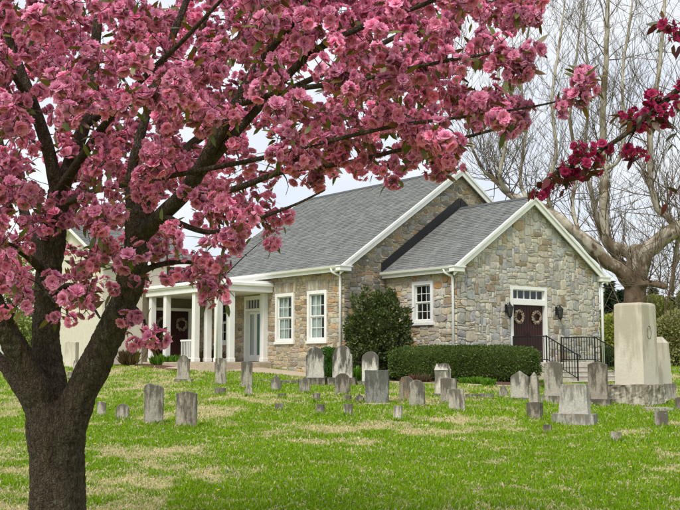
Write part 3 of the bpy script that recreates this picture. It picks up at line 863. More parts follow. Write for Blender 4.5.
# wreaths on the doors
def wreath(p, rz, R_, label, bits, cat='wreath', group=None, rr=.055):
    o = empty('door_wreath', p, rz); tag(o, label, cat, group)
    rng = random.Random(int(p.x * 100))
    mb = MB(); pts = [(R_ * math.cos(a), -.02, R_ * math.sin(a)) for a in [2 * math.pi * k / 20 for k in range(21)]]
    mb.tube(pts, .035, 6); mb.obj('twig_ring', simple('wreath_twigs', (.16, .11, .06), .9, .4, 40, .5), o)
    mb = MB()
    for k in range(150):
        a = rng.uniform(0, 2 * math.pi); q = rng.uniform(0, 2 * math.pi); rad = R_ + rr * math.cos(q) * rng.uniform(.5, 1.2)
        c = Vector((rad * math.cos(a), -.035 - rr * .8 * abs(math.sin(q)), rad * math.sin(a)))
        n = Vector((math.cos(a) * math.cos(q), -1 - rng.random(), math.sin(a) * math.cos(q))).normalized(); t = n.orthogonal().normalized(); b = n.cross(t); s = rng.uniform(.018, .04); ro = rng.uniform(0, 6)
        t, b = t * math.cos(ro) + b * math.sin(ro), b * math.cos(ro) - t * math.sin(ro)
        col = rng.choice(bits)
        mb.face([c + t * s, c + b * s * .7 + n * .01, c - t * s, c - b * s * .7 + n * .01], col)
    mb.obj('flowers', M_LEAF, o)
BR = [(.55, .50, .42), (.50, .35, .30), (.42, .22, .20), (.60, .58, .52), (.22, .24, .12), (.50, .42, .25)]
BG = [(.42, .40, .30), (.35, .33, .22), (.50, .48, .40), (.22, .24, .12)]
for (x, lab) in ((3.17, 'round wreath of pale dried flowers on the hedge side leaf of the entrance doors'), (4.12, 'round wreath of pale dried flowers on the railing side leaf of the entrance doors')):
    wreath(ch(AX0 + x, AY + .09, 2.28), TH, .21, lab, BR, group='wreaths on the entrance doors')
for (x, lab) in ((-1.85, 'grey-green wreath on the porch door half hidden by the white post'), (-.89, 'grey-green wreath on the porch door nearer the nave wall')):
    wreath(ch(x, WY0 - .075, 2.25), TH, .24, lab, BG, group='wreaths on the porch doors')

# ------------------------------------------------------------------ paths and planting beds
pp = [ch(-2.9, 7.4), ch(-1.1, 4.1), ch(-.75, 2.2), ch(-.75, .6)]
pp = [(p.x, p.y) for p in pp] + [(1.0, 36.0), (2.6, 34.3), (4.6, 33.25), (7.6, 33.3), (9.6, 35.0)]
PATH_PTS = pp
pw = [1.5, 1.3, 1.1, .95, .6, .5, .5, .6, 1.4]
path = ribbon('path', pp, pw, .035, M_PATH); tag(path, kind='structure')
bed_pts = [(.6, 37.2), (1.7, 36.5), (3.0, 35.2), (4.8, 34.6), (6.4, 34.6), (7.2, 35.2)]
bed = ribbon('mulch_bed', bed_pts, [1.2, 1.7, 1.9, 2.1, 2.1, 1.0], .045, M_MULCH); tag(bed, kind='structure')
bed2_pts = [tuple(ch(-3.2, y)[:2]) for y in (6.2, 8, 10.2)] + [tuple(ch(-5.5, 10.0)[:2])]
bed2 = ribbon('mulch_bed', bed2_pts, [.9, 1, 1, .9], .03, M_MULCH); tag(bed2, kind='structure')

# ------------------------------------------------------------------ gravestones
def grave_mat(name, base, dark, amount, scale=5., orange=None, grainy=1.):
    """worn stone: grain, dark growth in upright streaks that is thicker on the top, lichen spots"""
    m, nt, p = nmat(name)
    oi = add(nt, 'ShaderNodeObjectInfo')
    co = add(nt, 'ShaderNodeTexCoord')
    off = add(nt, 'ShaderNodeVectorMath', operation='ADD')
    mul = add(nt, 'ShaderNodeVectorMath', operation='SCALE'); mul.inputs['Scale'].default_value = 37.
    cb = add(nt, 'ShaderNodeCombineXYZ')
    for k in ('X', 'Y', 'Z'): nt.links.new(oi.outputs['Random'], cb.inputs[k])
    nt.links.new(cb.outputs[0], mul.inputs[0]); nt.links.new(co.outputs['Object'], off.inputs[0]); nt.links.new(mul.outputs[0], off.inputs[1])
    def nz_(sc, det, st):
        mp = add(nt, 'ShaderNodeMapping'); mp.inputs['Scale'].default_value = st; nt.links.new(off.outputs[0], mp.inputs['Vector'])
        n = add(nt, 'ShaderNodeTexNoise'); n.inputs['Scale'].default_value = sc; n.inputs['Detail'].default_value = det; n.inputs['Roughness'].default_value = .65
        nt.links.new(mp.outputs[0], n.inputs['Vector']); return n.outputs['Fac']
    grain = nz_(28, 6, (1, 1, 1)); streak = nz_(scale, 5, (1.6, 1.6, .35)); spots = nz_(9, 3, (1, 1, 1))
    c = ramp(nt, grain, [(.3, tuple(x * (1 - .28 * grainy) for x in base)), (.7, tuple(min(1, x * (1 + .18 * grainy)) for x in base))])
    sep = add(nt, 'ShaderNodeSeparateXYZ'); nt.links.new(co.outputs['Generated'], sep.inputs[0])
    ad = add(nt, 'ShaderNodeMath', operation='MULTIPLY_ADD'); ad.inputs[1].default_value = .22; nt.links.new(sep.outputs['Z'], ad.inputs[0]); nt.links.new(streak, ad.inputs[2])
    c = mixrgb(nt, 'MIX', ramp(nt, ad.outputs[0], [(.64 - amount * .3, (0, 0, 0)), (.78 - amount * .25, (.9,) * 3)]), c, dark)
    c = mixrgb(nt, 'MIX', ramp(nt, spots, [(.66, (0, 0, 0)), (.74, (.55 * grainy,) * 3)]), c, tuple(min(.7, x * 1.35) for x in base))
    if orange:
        og = nz_(3.2, 3, (1.5, 1.5, .6)); c = mixrgb(nt, 'MIX', ramp(nt, og, [(.56, (0, 0, 0)), (.70, (.7,) * 3)]), c, orange)
    tone = ramp(nt, oi.outputs['Random'], [(0, (.82,) * 3), (1, (1.15,) * 3)])
    nt.links.new(mixrgb(nt, 'MULTIPLY', 1., c, tone), p.inputs['Base Color'])
    p.inputs['Roughness'].default_value = .92; p.inputs['Specular IOR Level'].default_value = .2
    bump(nt, p, grain, .5, .012)
    return m
GM = {'grey': grave_mat('weathered_grey_stone', (.42, .385, .32), (.10, .088, .068), .32),
      'brown': grave_mat('weathered_brown_stone', (.34, .30, .245), (.075, .065, .05), .40),
      'pale': grave_mat('weathered_pale_marble', (.52, .485, .42), (.11, .10, .08), .36, 3.5),
      'white': grave_mat('streaked_white_marble', (.60, .565, .50), (.055, .048, .038), .42, 4.5),
      'dark': grave_mat('dark_rough_granite', (.24, .235, .215), (.09, .09, .08), .35, 9),
      'granite': grave_mat('light_rough_granite', (.46, .44, .395), (.20, .185, .155), .2, 9, (.40, .25, .12)),
      'stain': grave_mat('rust_stained_stone', (.30, .26, .20), (.07, .06, .05), .38, 4, (.34, .19, .06)),
      'rock': grave_mat('mossy_rock_face', (.40, .37, .30), (.16, .14, .10), .35, 6),
      'cream': grave_mat('cream_limestone', (.60, .555, .46), (.40, .36, .28), .30, 2.2, None, .35)}

def outline(shape, w, h, rng):
    hw = w / 2; P = []
    j = lambda a: rng.uniform(-a, a)
    if shape == 'round':
        r = hw * .92; P = [(-hw, 0), (-hw, (h - r) * .5), (-hw, h - r)] + [(-hw * math.cos(a), h - r + r * math.sin(a)) for a in [math.pi * k / 12 for k in range(1, 12)]] + [(hw, h - r), (hw, (h - r) * .5), (hw, 0)]
    elif shape == 'shoulder':
        r = hw * .86; z = h - r * .95; P = [(-hw, 0), (-hw, z - .03), (-hw * .86, z)] + [(-hw * .86 * math.cos(a), z + r * .95 * math.sin(a)) for a in [math.pi * k / 12 for k in range(1, 12)]] + [(hw * .86, z), (hw, z - .03), (hw, 0)]
    elif shape == 'segment':
        z = h - w * .13; P = [(-hw, 0), (-hw, z * .5), (-hw, z)] + [(-hw + w * k / 8, z + w * .13 * math.sin(math.pi * k / 8)) for k in range(1, 8)] + [(hw, z), (hw, z * .5), (hw, 0)]
    elif shape == 'gothic':
        z = h - hw * 1.0; P = [(-hw, 0), (-hw, z)] + [(-hw + hw * (k / 5), z + hw * 1.0 * math.sin(math.pi / 2 * (k / 5) ** .8)) for k in range(1, 5)] + [(0, h)] + [(hw * (k / 5), z + hw * 1.0 * math.sin(math.pi / 2 * (1 - k / 5) ** .8)) for k in range(1, 5)] + [(hw, z), (hw, 0)]
    elif shape == 'ogee':
        z = h - hw * .75; P = [(-hw, 0), (-hw, z), (-hw * .8, z + hw * .22), (-hw * .45, z + hw * .42), (-hw * .18, z + hw * .62), (0, h), (hw * .18, z + hw * .62), (hw * .45, z + hw * .42), (hw * .8, z + hw * .22), (hw, z), (hw, 0)]
    elif shape == 'stepped':
        z = h * .72; P = [(-hw, 0), (-hw, z), (-hw * .62, z + .02), (-hw * .5, h * .86), (-hw * .16, h * .9), (0, h), (hw * .2, h * .9), (hw * .5, h * .85), (hw * .66, z), (hw, z - .02), (hw, 0)]
    elif shape == 'broken':
        P = [(-hw, 0), (-hw, h * .5), (-hw, h * .93), (-hw * .6, h), (-hw * .2, h * .985), (hw * .1, h * .95), (hw * .5, h * .955), (hw, h * .90), (hw, h * .45), (hw, 0)]
    elif shape == 'peak':
        P = [(-hw, 0), (-hw, h * .62), (0, h), (hw, h * .62), (hw, 0)]
    else:
        P = [(-hw, 0), (-hw * 1.0, h * .5), (-hw, h * .97), (-hw * .4, h), (hw * .3, h * .985), (hw * .96, h * .96), (hw, h * .5), (hw, 0)]
    a = w * .012
    return [(x + j(a), z + (j(a) if z > .05 else 0)) for x, z in P]
def slab(mb, P, t, bev=.012):
    """a flat stone of outline P (x, z), thickness t along y, with worn edges"""
    n = len(P); cx, cz = 0, sum(p[1] for p in P) / n
    def ins(k): return [(x + (cx - x) / max(.05, math.hypot(cx - x, cz - z)) * k, z + (cz - z) / max(.05, math.hypot(cx - x, cz - z)) * k) for x, z in P]
    I = ins(bev); v = []
    for y, Q in ((-t / 2, I), (-t / 2 + bev, P), (t / 2 - bev, P), (t / 2, I)): v += [(x, y, z) for x, z in Q]
    f = [tuple(range(n)), tuple(range(4 * n - 1, 3 * n - 1, -1))]
    for r in range(3):
        for k in range(n): f.append(((r) * n + (k + 1) % n, r * n + k, (r + 1) * n + k, (r + 1) * n + (k + 1) % n))
    mb.mesh(v, f)
def rough_box(mb, w, d, h, amp, seed, nx_=8, nz_=5, taper=0., z0=0):
    """a quarry-faced block: every face a grid that is pushed in and out"""
    def disp(p):
        q = mnoise.noise_vector(Vector((p[0] * 5 + seed, p[1] * 5, p[2] * 5))) + mnoise.noise_vector(Vector((p[0] * 13, p[1] * 13 + seed, p[2] * 13))) * .5
        return (p[0] + q.x * amp, p[1] + q.y * amp, p[2] + q.z * amp * .6 + z0)
    def P(a, b, c):
        k = 1 - taper * (c + .5); return disp((a * w * k, b * d * k, (c + .5) * h))
    for (ax, n1, n2) in ((0, nx_, nz_), (1, nx_, nz_), (2, nx_, nx_)):
        for s in (-.5, .5):
            v, f = [], []
            for i in range(n1 + 1):
                for j in range(n2 + 1):
                    a, b = i / n1 - .5, j / n2 - .5
                    v.append(P(s, a, b) if ax == 0 else P(a, s, b) if ax == 1 else P(a, b, s))
            for i in range(n1):
                for j in range(n2): k = i * (n2 + 1) + j; f.append((k, k + 1, k + n2 + 2, k + n2 + 1))
            mb.mesh(v, f)
GRAVES = []          # (x, y, half size) for the turf
def stand(x0, x1, top, base, rz):
    p = ground_hit((x0 + x1) / 2, base); s = p.y / FPX
    return p, (x1 - x0) * s, (base - top) * s
def grave(name, x0, x1, top, base, shape, mat, label, rz=-12, plinth=None, t=None, tilt=(0, 0), cat='gravestone', group=None):
    rz0 = rz; rz = rz - math.degrees(math.atan(((x0 + x1) / 2 - 340) / FPX))       # turned from the line of sight
    p, w, h = stand(x0, x1, top, base, rz); rng = random.Random(int(x0 * 7 + base))
    w = w / (math.cos(math.radians(rz0)) + .16 * abs(math.sin(math.radians(rz0))))
    o = empty(name, (p.x, p.y, p.z - .015), math.radians(rz)); tag(o, label, cat, group)
    t = t or max(.06, min(.14, w * .24)); z = 0
    if plinth:
        pw_, ph = plinth[0] * p.y / FPX, plinth[1] * p.y / FPX
        mb = MB(); rough_box(mb, pw_, t + .22, ph + .06, .012, int(x0), 5, 2, z0=-.05); mb.obj('plinth', GM[mat] if mat != 'white' else GM['brown'], o); z = ph; h -= ph
    mb = MB(); slab(mb, outline(shape, w, h + .05 * (not plinth), rng), t)
    tb = mb.obj('tablet', GM[mat], o); tb.location = (0, 0, z - (.05 if not plinth else .0)); tb.rotation_euler = (math.radians(tilt[1]), math.radians(tilt[0]), 0)
    GRAVES.append((p.x, p.y, w / 2 + .03, h)); return o
def footstone(x0, x1, top, base, label, mat='grey', group=None, rz=-15, d=None):
    p, w, h = stand(x0, x1, top, base, rz)
    mb = MB(); rough_box(mb, w * .9, d or w * .7, h + .1, .012, int(x0 * 3 + base), 4, 4, z0=-.1)
    o = mb.obj('footstone', GM[mat]); o.location = p; o.rotation_euler = (0, 0, math.radians(rz)); tag(o, label, 'footstone', group); GRAVES.append((p.x, p.y, w / 2, h)); return o
H_, FT = 'headstone', 'small stones among the headstones'
G1 = 'headstones'
grave(H_, 177, 189.5, 355, 382, 'gothic', 'grey', 'slim pointed headstone on a small plinth before the leafy porch planting', plinth=(17, 3), group=G1)
grave(H_, 144, 163, 383, 425, 'broken', 'grey', 'large chipped slab headstone closest to the cherry trunk', group=G1)
grave(H_, 176, 197, 391, 428, 'segment', 'brown', 'large headstone with ragged top and weeds at its foot, beside the chipped slab', group=G1)
grave(H_, 116, 129, 403, 420.5, 'round', 'grey', 'low rounded headstone between the cherry trunk and the chipped slab', group=G1)
grave(H_, 61, 72, 383, 408, 'flat', 'grey', 'narrow slab seen in the fork of the cherry trunk', group=G1)
grave(H_, 97, 106, 401, 417, 'flat', 'grey', 'small slab almost hidden behind the cherry trunk', group=G1)
footstone(68, 75, 372, 380, 'little stone block seen through the fork of the cherry', group=FT)
grave(H_, 215, 226, 357.5, 386, 'flat', 'grey', 'tall narrow slab below the porch corner post', group=G1)
grave(H_, 241, 252.5, 361, 388.5, 'flat', 'grey', 'narrow slab standing below the white glazed door', group=G1)
footstone(215, 225.5, 388, 395.5, 'squat stone block in front of the slab below the porch corner post', group=FT)
grave(H_, 245, 252.5, 383, 396.5, 'peak', 'pale', 'tiny peaked marker at the foot of the slab below the glazed door', group=G1)
grave(H_, 271, 281.5, 374, 391.5, 'stepped', 'pale', 'small headstone with stepped pointed top under the window next to the porch', group=G1)
grave(H_, 299, 310, 378, 393.5, 'flat', 'grey', 'short flat-topped headstone under the nave corner window', group=G1)
footstone(278, 286, 393.5, 398.5, 'flattest little grey block beyond the two square blocks in the grass', 'grey', FT)
footstone(275, 283, 403.5, 412, 'square block nearest the porch of two set alone in front of the windows', 'grey', FT)
footstone(316, 324.5, 404.5, 415.5, 'square block in the open grass in front of the streaked round-topped headstone', 'grey', FT)
footstone(313, 320.5, 393.5, 402, 'small block just behind the square block before the streaked headstone', 'grey', FT)
grave(H_, 306, 324.5, 347, 385.5, 'shoulder', 'white', 'tall round-topped white marble headstone streaked black, nearest the nave window', plinth=(22, 8), t=.14, group=G1)
grave(H_, 332.5, 352.5, 345.5, 386, 'shoulder', 'white', 'tallest round-topped white marble headstone streaked black, in front of the big bush', plinth=(28, 8.5), t=.14, group=G1)
grave(H_, 362, 379, 351.5, 386, 'round', 'white', 'round-topped pale headstone rising behind the rough dark granite block', plinth=(22, 5), t=.13, group=G1)
grave(H_, 335, 350, 373, 395.5, 'round', 'brown', 'small round-topped brown headstone before the tallest streaked one', group=G1)
o = empty('granite_headstone', ground_hit(377, 404), math.radians(-10)); tag(o, 'rough dark granite block headstone on a pale thin base slab', 'gravestone', G1)
s = o.location.y / FPX
mb = MB(); rough_box(mb, 23 * s, .26, 32.5 * s, .014, 3, 10, 10, .0, z0=.02); mb.obj('tablet', GM['dark'], o)
mb = MB(); mb.box(-14 * s, 14 * s, -.22, .22, -.06, .03, bev=.01); mb.obj('base_slab', GM['cream'], o); GRAVES.append((o.location.x, o.location.y, .35, .8))
footstone(343.5, 352.5, 404, 416.5, 'square block in the grass in front of the small brown headstone', 'grey', FT)
footstone(343.5, 351.5, 395.5, 403, 'short block right behind the square block before the brown headstone', 'grey', FT)
grave(H_, 355, 364, 393.5, 403.5, 'stepped', 'grey', 'squat knobbed marker beside the rough dark granite block', t=.16, group=G1)
footstone(393.5, 402.5, 406, 421.5, 'rough pale block alone in the grass between dark granite and leaning headstones', 'pale', FT)
grave(H_, 399.5, 414, 376, 401.5, 'round', 'stain', 'round-topped headstone with an orange stain at its foot', group=G1)
grave(H_, 409, 425, 379.5, 407.5, 'round', 'grey', 'round-topped grey headstone in front of the orange-stained one', group=G1)
# draped pedestal monument
p = ground_hit(443, 397); s = p.y / FPX
o = empty('pedestal_monument', (p.x, p.y, p.z - .02), math.radians(-25)); tag(o, 'pale pedestal monument with draped cap at the end of the hedge bed', 'gravestone', G1)
mb = MB(); rough_box(mb, 17 * s, 14 * s, 5 * s, .01, 21, 5, 3, z0=-.02); mb.obj('plinth', GM['grey'], o)
mb = MB(); rough_box(mb, 14 * s, 9 * s, 25 * s, .012, 22, 6, 8, z0=5 * s - .03); mb.obj('shaft', GM['pale'], o)
mb = MB(); rough_box(mb, 14.6 * s, 10 * s, 6 * s, .035, 23, 7, 4, .22, z0=27.5 * s); mb.obj('draped_cap', GM['white'], o); GRAVES.append((p.x, p.y, .3, .8))
grave(H_, 441, 457, 377.5, 404, 'flat', 'grey', 'flat-topped headstone standing against the draped pedestal monument', t=.15, group=G1)
grave(H_, 449.5, 466, 388, 412, 'flat', 'grey', 'leaning flat-topped headstone closest to the viewer of the group by the pedestal', tilt=(-4, 3), group=G1)
def ledger(x0, x1, base, hpx, label, mat='grey'):
    p = ground_hit((x0 + x1) / 2, base); s = p.y / FPX; mb = MB(); rough_box(mb, (x1 - x0) * s, .6, hpx * s + .1, .012, int(x0), 10, 2, z0=-.1)
    o = mb.obj('ledger_stone', GM[mat]); o.location = p + Vector((0, .25, 0)); o.rotation_euler = (0, 0, math.radians(-6)); tag(o, label, 'grave slab', 'flat grave slabs'); GRAVES.append((p.x, p.y, .3, .1))
ledger(467, 495, 399, 4.5, 'low flat slab in the grass in front of the hedge and its green clumps')
ledger(281, 299, 385, 4.5, 'low grey slab lying between the stepped headstone and the short flat one')
ledger(253, 265, 382, 2.5, 'thin slab lying beside the path below the glazed door')
grave(H_, 499, 508, 384, 398.5, 'peak', 'grey', 'tiny pointed marker at the end of the hedge bed', group=G1)
grave(H_, 511, 529, 370.5, 400, 'ogee', 'pale', 'ogee-topped headstone in front of the hedge end', plinth=(21, 2.5), group=G1)
p = ground_hit(535, 419); s = p.y / FPX
o = empty('small_obelisk', (p.x, p.y, p.z - .02), math.radians(-26)); tag(o, 'thin grey obelisk on a square block beside the ogee-topped headstone', 'gravestone', G1)
mb = MB(); rough_box(mb, 13.5 * s, 12 * s, 18 * s, .012, 31, 5, 5, z0=-.02); mb.obj('block', GM['brown'], o)
mb = MB(); v = []
for z, w in ((17.5 * s, 4.3 * s), (42 * s, 3.4 * s), (47 * s, .4 * s)): v += [(-w, -w, z), (w, -w, z), (w, w, z), (-w, w, z)]
mb.mesh(v, [(0, 3, 2, 1), (8, 9, 10, 11)] + [(r * 4 + k, r * 4 + (k + 1) % 4, r * 4 + 4 + (k + 1) % 4, r * 4 + 4 + k) for r in (0, 1) for k in range(4)]); mb.obj('shaft', GM['grey'], o); GRAVES.append((p.x, p.y, .2, .8))
grave(H_, 545, 563, 361.5, 402.5, 'segment', 'grey', 'tall headstone in front of the steps on the hedge side', plinth=(23, 7), t=.13, group=G1)
grave(H_, 589, 608, 362, 405.5, 'segment', 'brown', 'tall dark-streaked headstone in front of the steps beside the big monument', plinth=(25, 6.5), t=.13, group=G1)
p = ground_hit(575, 424.5); s = p.y / FPX
o = empty('granite_marker', (p.x, p.y, p.z - .02), math.radians(-24)); tag(o, 'squat light granite marker with rust streaks on a wide rough base', 'gravestone', G1)
mb = MB(); rough_box(mb, 41 * s, .46, 12.5 * s, .012, 41, 9, 3, z0=-.02); mb.obj('base', GM['granite'], o)
mb = MB(); rough_box(mb, 29 * s, .30, 29 * s, .010, 42, 9, 9, .12, z0=12 * s - .01); mb.obj('tablet', GM['granite'], o); GRAVES.append((p.x, p.y, .5, .8))
footstone(542.5, 552, 425, 435, 'small brown block in front of the light granite marker', 'stain', FT)
footstone(610, 622, 432.5, 442.5, 'lowest grey block in the grass in front of the big monument', 'grey', FT)
footstone(654.5, 668.5, 411, 427.5, 'square grey block in front of the base of the big monument', 'grey', FT)
grave(H_, 676, 692, 396, 412, 'segment', 'brown', 'headstone cut off by the picture edge past the big monument', group=G1)
# the big monument
p = ground_hit(643, 406); s = p.y / FPX
p.y += .5; p.z = gz(p.x, p.y)
o = empty('tall_monument', (p.x, p.y, p.z - .03), math.radians(-44)); tag(o, 'tall smooth cream monument shaft on a rough rock base', 'monument')
mb = MB(); rough_box(mb, 44 * s, 40 * s, 21 * s, .055, 51, 18, 9, z0=0); mb.obj('rock_base', GM['rock'], o)
hw = 15.6 * s; hd = 15.6 * s; z0_, z1_ = 20 * s, 103 * s
mb = MB(); v = []
for z, k, b in ((z0_, 1.03, .02), (z1_ - .07, .985, .02), (z1_ - .03, .96, .03), (z1_, .80, .03)):
    a, c = hw * k, hd * k; v += [(-a + b, -c, z), (a - b, -c, z), (a, -c + b, z), (a, c - b, z), (a - b, c, z), (-a + b, c, z), (-a, c - b, z), (-a, -c + b, z)]
mb.mesh(v, [tuple(range(7, -1, -1)), tuple(range(24, 32))] + [(r * 8 + k, r * 8 + (k + 1) % 8, r * 8 + 8 + (k + 1) % 8, r * 8 + 8 + k) for r in range(3) for k in range(8)]); mb.obj('shaft', GM['cream'], o)
mb = MB(); ez = 73 * s; R_ = 5.2 * s                     # carved oval wreath on the side face, in a plain dark tone
pts = [(hw * .985 + .002, R_ * .8 * math.cos(a) - .02, ez + R_ * 1.25 * math.sin(a)) for a in [2 * math.pi * k / 18 * .95 + 2.2 for k in range(19)]]
mb.tube(pts, [.006 + .008 * abs(math.sin(k * .9)) for k in range(19)], 5)
mb.tube([(hw * .985 + .002, .05 * math.cos(t) - .01, ez + .045 + .05 * math.sin(t)) for t in (2.4, 1.7, 1., .3, -.4, -1.1)], [.004, .007, .008, .007, .005, .003], 5); mb.obj('carved_emblem', simple('dark_carving', (.07, .065, .055), .9, .3, 30), o)
GRAVES.append((p.x, p.y, .8, 1))
p2 = Vector((p.x + 1.0, p.y + 1.5, 0)); p2.z = gz(p2.x, p2.y); s = p2.y / FPX
p2.x = at(660, 400, p2.y).x
o = empty('pale_monument', (p2.x, p2.y, p2.z - .03), math.radians(-44)); tag(o, 'shorter pale monument with sloping top behind the tall cream shaft', 'monument')
mb = MB(); rough_box(mb, 24 * s, 22 * s, 17 * s, .02, 61, 6, 4, z0=0); mb.obj('base', GM['granite'], o)
mb = MB(); v = []
for z, a in ((16.5 * s, 9 * s), (57 * s, 7.4 * s), (63 * s, 3 * s)): v += [(-a, -a, z), (a, -a, z), (a, a, z), (-a, a, z)]
mb.mesh(v, [(0, 3, 2, 1), (8, 9, 10, 11)] + [(r * 4 + k, r * 4 + (k + 1) % 4, r * 4 + 4 + (k + 1) % 4, r * 4 + 4 + k) for r in (0, 1) for k in range(4)]); mb.obj('shaft', GM['cream'], o)
p = ground_hit(660, 411); mb = MB(); rough_box(mb, .62, .5, .12, .012, 71, 5, 2, z0=-.05); o = mb.obj('ledger_stone', GM['granite']); o.location = p + Vector((0, .2, 0)); tag(o, 'thin flat slab at the foot of the rock base', 'grave slab', 'flat grave slabs')
# far stones seen through the fork of the cherry
grave(H_, 66, 77, 341, 367, 'flat', 'cream', 'far pale block tomb seen between the limbs of the cherry', rz=-20, t=.4, group=G1)
grave(H_, 73, 82, 359, 370.5, 'round', 'pale', 'far small round-topped stone in front of the pale block tomb', group=G1)
grave(H_, 84, 90, 352, 368, 'gothic', 'cream', 'far pale pointed stone beside the pale block tomb', group=G1)

# ------------------------------------------------------------------ foliage: leaf faces spread through a volume
def leaf_arrays(P, D, size, wr, col, rng, fold=.25):
    """one folded leaf of two faces for each base point P and axis D"""
    n = len(P); D = D / (np.linalg.norm(D, axis=1)[:, None] + 1e-9)
    r = rng.normal(size=(n, 3)); W = np.cross(D, r); W /= np.linalg.norm(W, axis=1)[:, None] + 1e-9
    N = np.cross(D, W); s = size[:, None]
    V = np.stack([P, P + D * s * .45 + W * s * wr + N * s * fold * wr * 1.4, P + D * s, P + D * s * .45 - W * s * wr + N * s * fold * wr * 1.4], 1).reshape(-1, 3)
    b = np.arange(n)[:, None] * 4
    T = np.concatenate([b + np.array([[0, 1, 2]]), b + np.array([[0, 2, 3]])], 1).reshape(-1, 3)
    return V, T, np.repeat(col, 4, axis=0)
def leaves(name, P, D, size, wr, col, mat, parent, seed=1, kind='stuff'):
    V, T, Cc = leaf_arrays(P, D, size, wr, col, np.random.default_rng(seed))
    o = np_obj(name, V, T, mat, parent, Cc)
    if kind: tag(o, kind=kind)
    return o
def blob_mesh(mb, c, r, seed, sq=2.0, n=24, m=14, amp=.12, col=None):
    v, f = [], []
    for j in range(m + 1):
        ph = math.pi * j / m - math.pi / 2
        for i in range(n):
            th = 2 * math.pi * i / n
            e = 2.0 / sq
            sp = lambda t: math.copysign(abs(t) ** e, t)
            d = Vector((sp(math.cos(ph)) * sp(math.cos(th)) if sq > 2 else math.cos(ph) * math.cos(th), sp(math.cos(ph)) * sp(math.sin(th)) if sq > 2 else math.cos(ph) * math.sin(th), sp(math.sin(ph)) if sq > 2 else math.sin(ph)))
            k = 1 + amp * mnoise.noise(Vector((d.x * 2.5 * r[0], d.y * 2.5 * r[1], d.z * 2.5 * r[2] + seed)))
            v.append((c[0] + d.x * r[0] * k, c[1] + d.y * r[1] * k, c[2] + d.z * r[2] * k))
    for j in range(m):
        for i in range(n): a, b = j * n + i, j * n + (i + 1) % n; f.append((a, b, b + n, a + n))
    mb.mesh(v, f, col, True)
def shrub(name, label, cat, loc, r, n, size, cols, seed, sq=2.0, amp=.18, core=.86, lift=0., up=.2, group=None, stems=True, cores=True, wr=.32, clump=3.0):
    """a leafy mass of radii r with its base on the ground at loc"""
    rng = np.random.default_rng(seed); o = empty(name, loc); tag(o, label, cat, group)
    c = np.array([0, 0, r[2] + lift])
    d = rng.normal(size=(n, 3)); d /= np.linalg.norm(d, axis=1)[:, None]
    if sq > 2:
        e = 2.0 / sq; nrm = (np.abs(d) ** sq).sum(1) ** (1 / sq); S = d / nrm[:, None]
    else: S = d
    lump = np.array([mnoise.noise(Vector((q[0] * clump, q[1] * clump, q[2] * clump + seed))) for q in S * np.array(r)])
    depth = 1 - np.abs(rng.normal(0, .09, n)) + lump * amp + rng.random(n) * .05
    P = c + S * np.array(r) * depth[:, None]
    keep = P[:, 2] > .02; P, S, d, lump = P[keep], S[keep], d[keep], lump[keep]; n = len(P)
    D = d + rng.normal(0, .7, (n, 3)) + np.array([0, 0, up])
    cols = np.array(cols); ci = rng.integers(0, len(cols), n)
    col = cols[ci] * (.75 + .5 * rng.random((n, 1)))
    leaves('foliage', P, D, size * (.6 + .8 * rng.random(n)), wr, col, M_LEAF, o, seed)
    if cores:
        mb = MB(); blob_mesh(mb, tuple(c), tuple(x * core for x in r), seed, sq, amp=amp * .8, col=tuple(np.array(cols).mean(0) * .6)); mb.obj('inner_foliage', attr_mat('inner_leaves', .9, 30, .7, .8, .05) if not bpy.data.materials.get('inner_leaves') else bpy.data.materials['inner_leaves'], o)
    if stems:
        mb = MB(); rr = random.Random(seed)
        for k in range(5):
            a = rr.uniform(0, 6.28); q = rr.uniform(.1, .5)
            mb.tube([(r[0] * .12 * math.cos(a), r[1] * .12 * math.sin(a), -.05), (r[0] * q * .6 * math.cos(a), r[1] * q * .6 * math.sin(a), r[2] * .5 + lift), (r[0] * q * math.cos(a), r[1] * q * math.sin(a), r[2] * 1.2 + lift)], [.035, .025, .01], 5)
        mb.obj('stem', M_BARKB, o)
    return o
M_BARKB = simple('shrub_bark', (.10, .075, .05), .95, .4, 20, .6)
DKG = [(.040, .068, .016), (.055, .09, .022), (.028, .05, .014), (.08, .115, .035)]
hx = at(466, 380, 35.55).x
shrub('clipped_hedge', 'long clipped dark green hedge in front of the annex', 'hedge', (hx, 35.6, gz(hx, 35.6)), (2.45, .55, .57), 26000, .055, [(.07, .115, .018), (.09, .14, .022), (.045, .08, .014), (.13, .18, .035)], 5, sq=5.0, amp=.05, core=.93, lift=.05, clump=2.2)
bx = at(378.5, 380, 37.35).x
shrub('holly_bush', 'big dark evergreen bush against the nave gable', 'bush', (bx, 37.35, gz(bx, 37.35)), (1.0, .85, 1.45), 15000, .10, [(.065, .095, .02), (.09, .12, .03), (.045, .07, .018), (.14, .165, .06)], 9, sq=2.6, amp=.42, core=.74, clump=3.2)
gx_ = at(329, 372, 36.8).x
shrub('green_shrub', 'bright green low shrub between the two tallest streaked headstones', 'shrub', (gx_, 36.9, gz(gx_, 36.9)), (.42, .3, .55), 3500, .06, [(.05, .14, .012), (.065, .17, .018), (.04, .10, .01)], 10, sq=3.5, amp=.1)
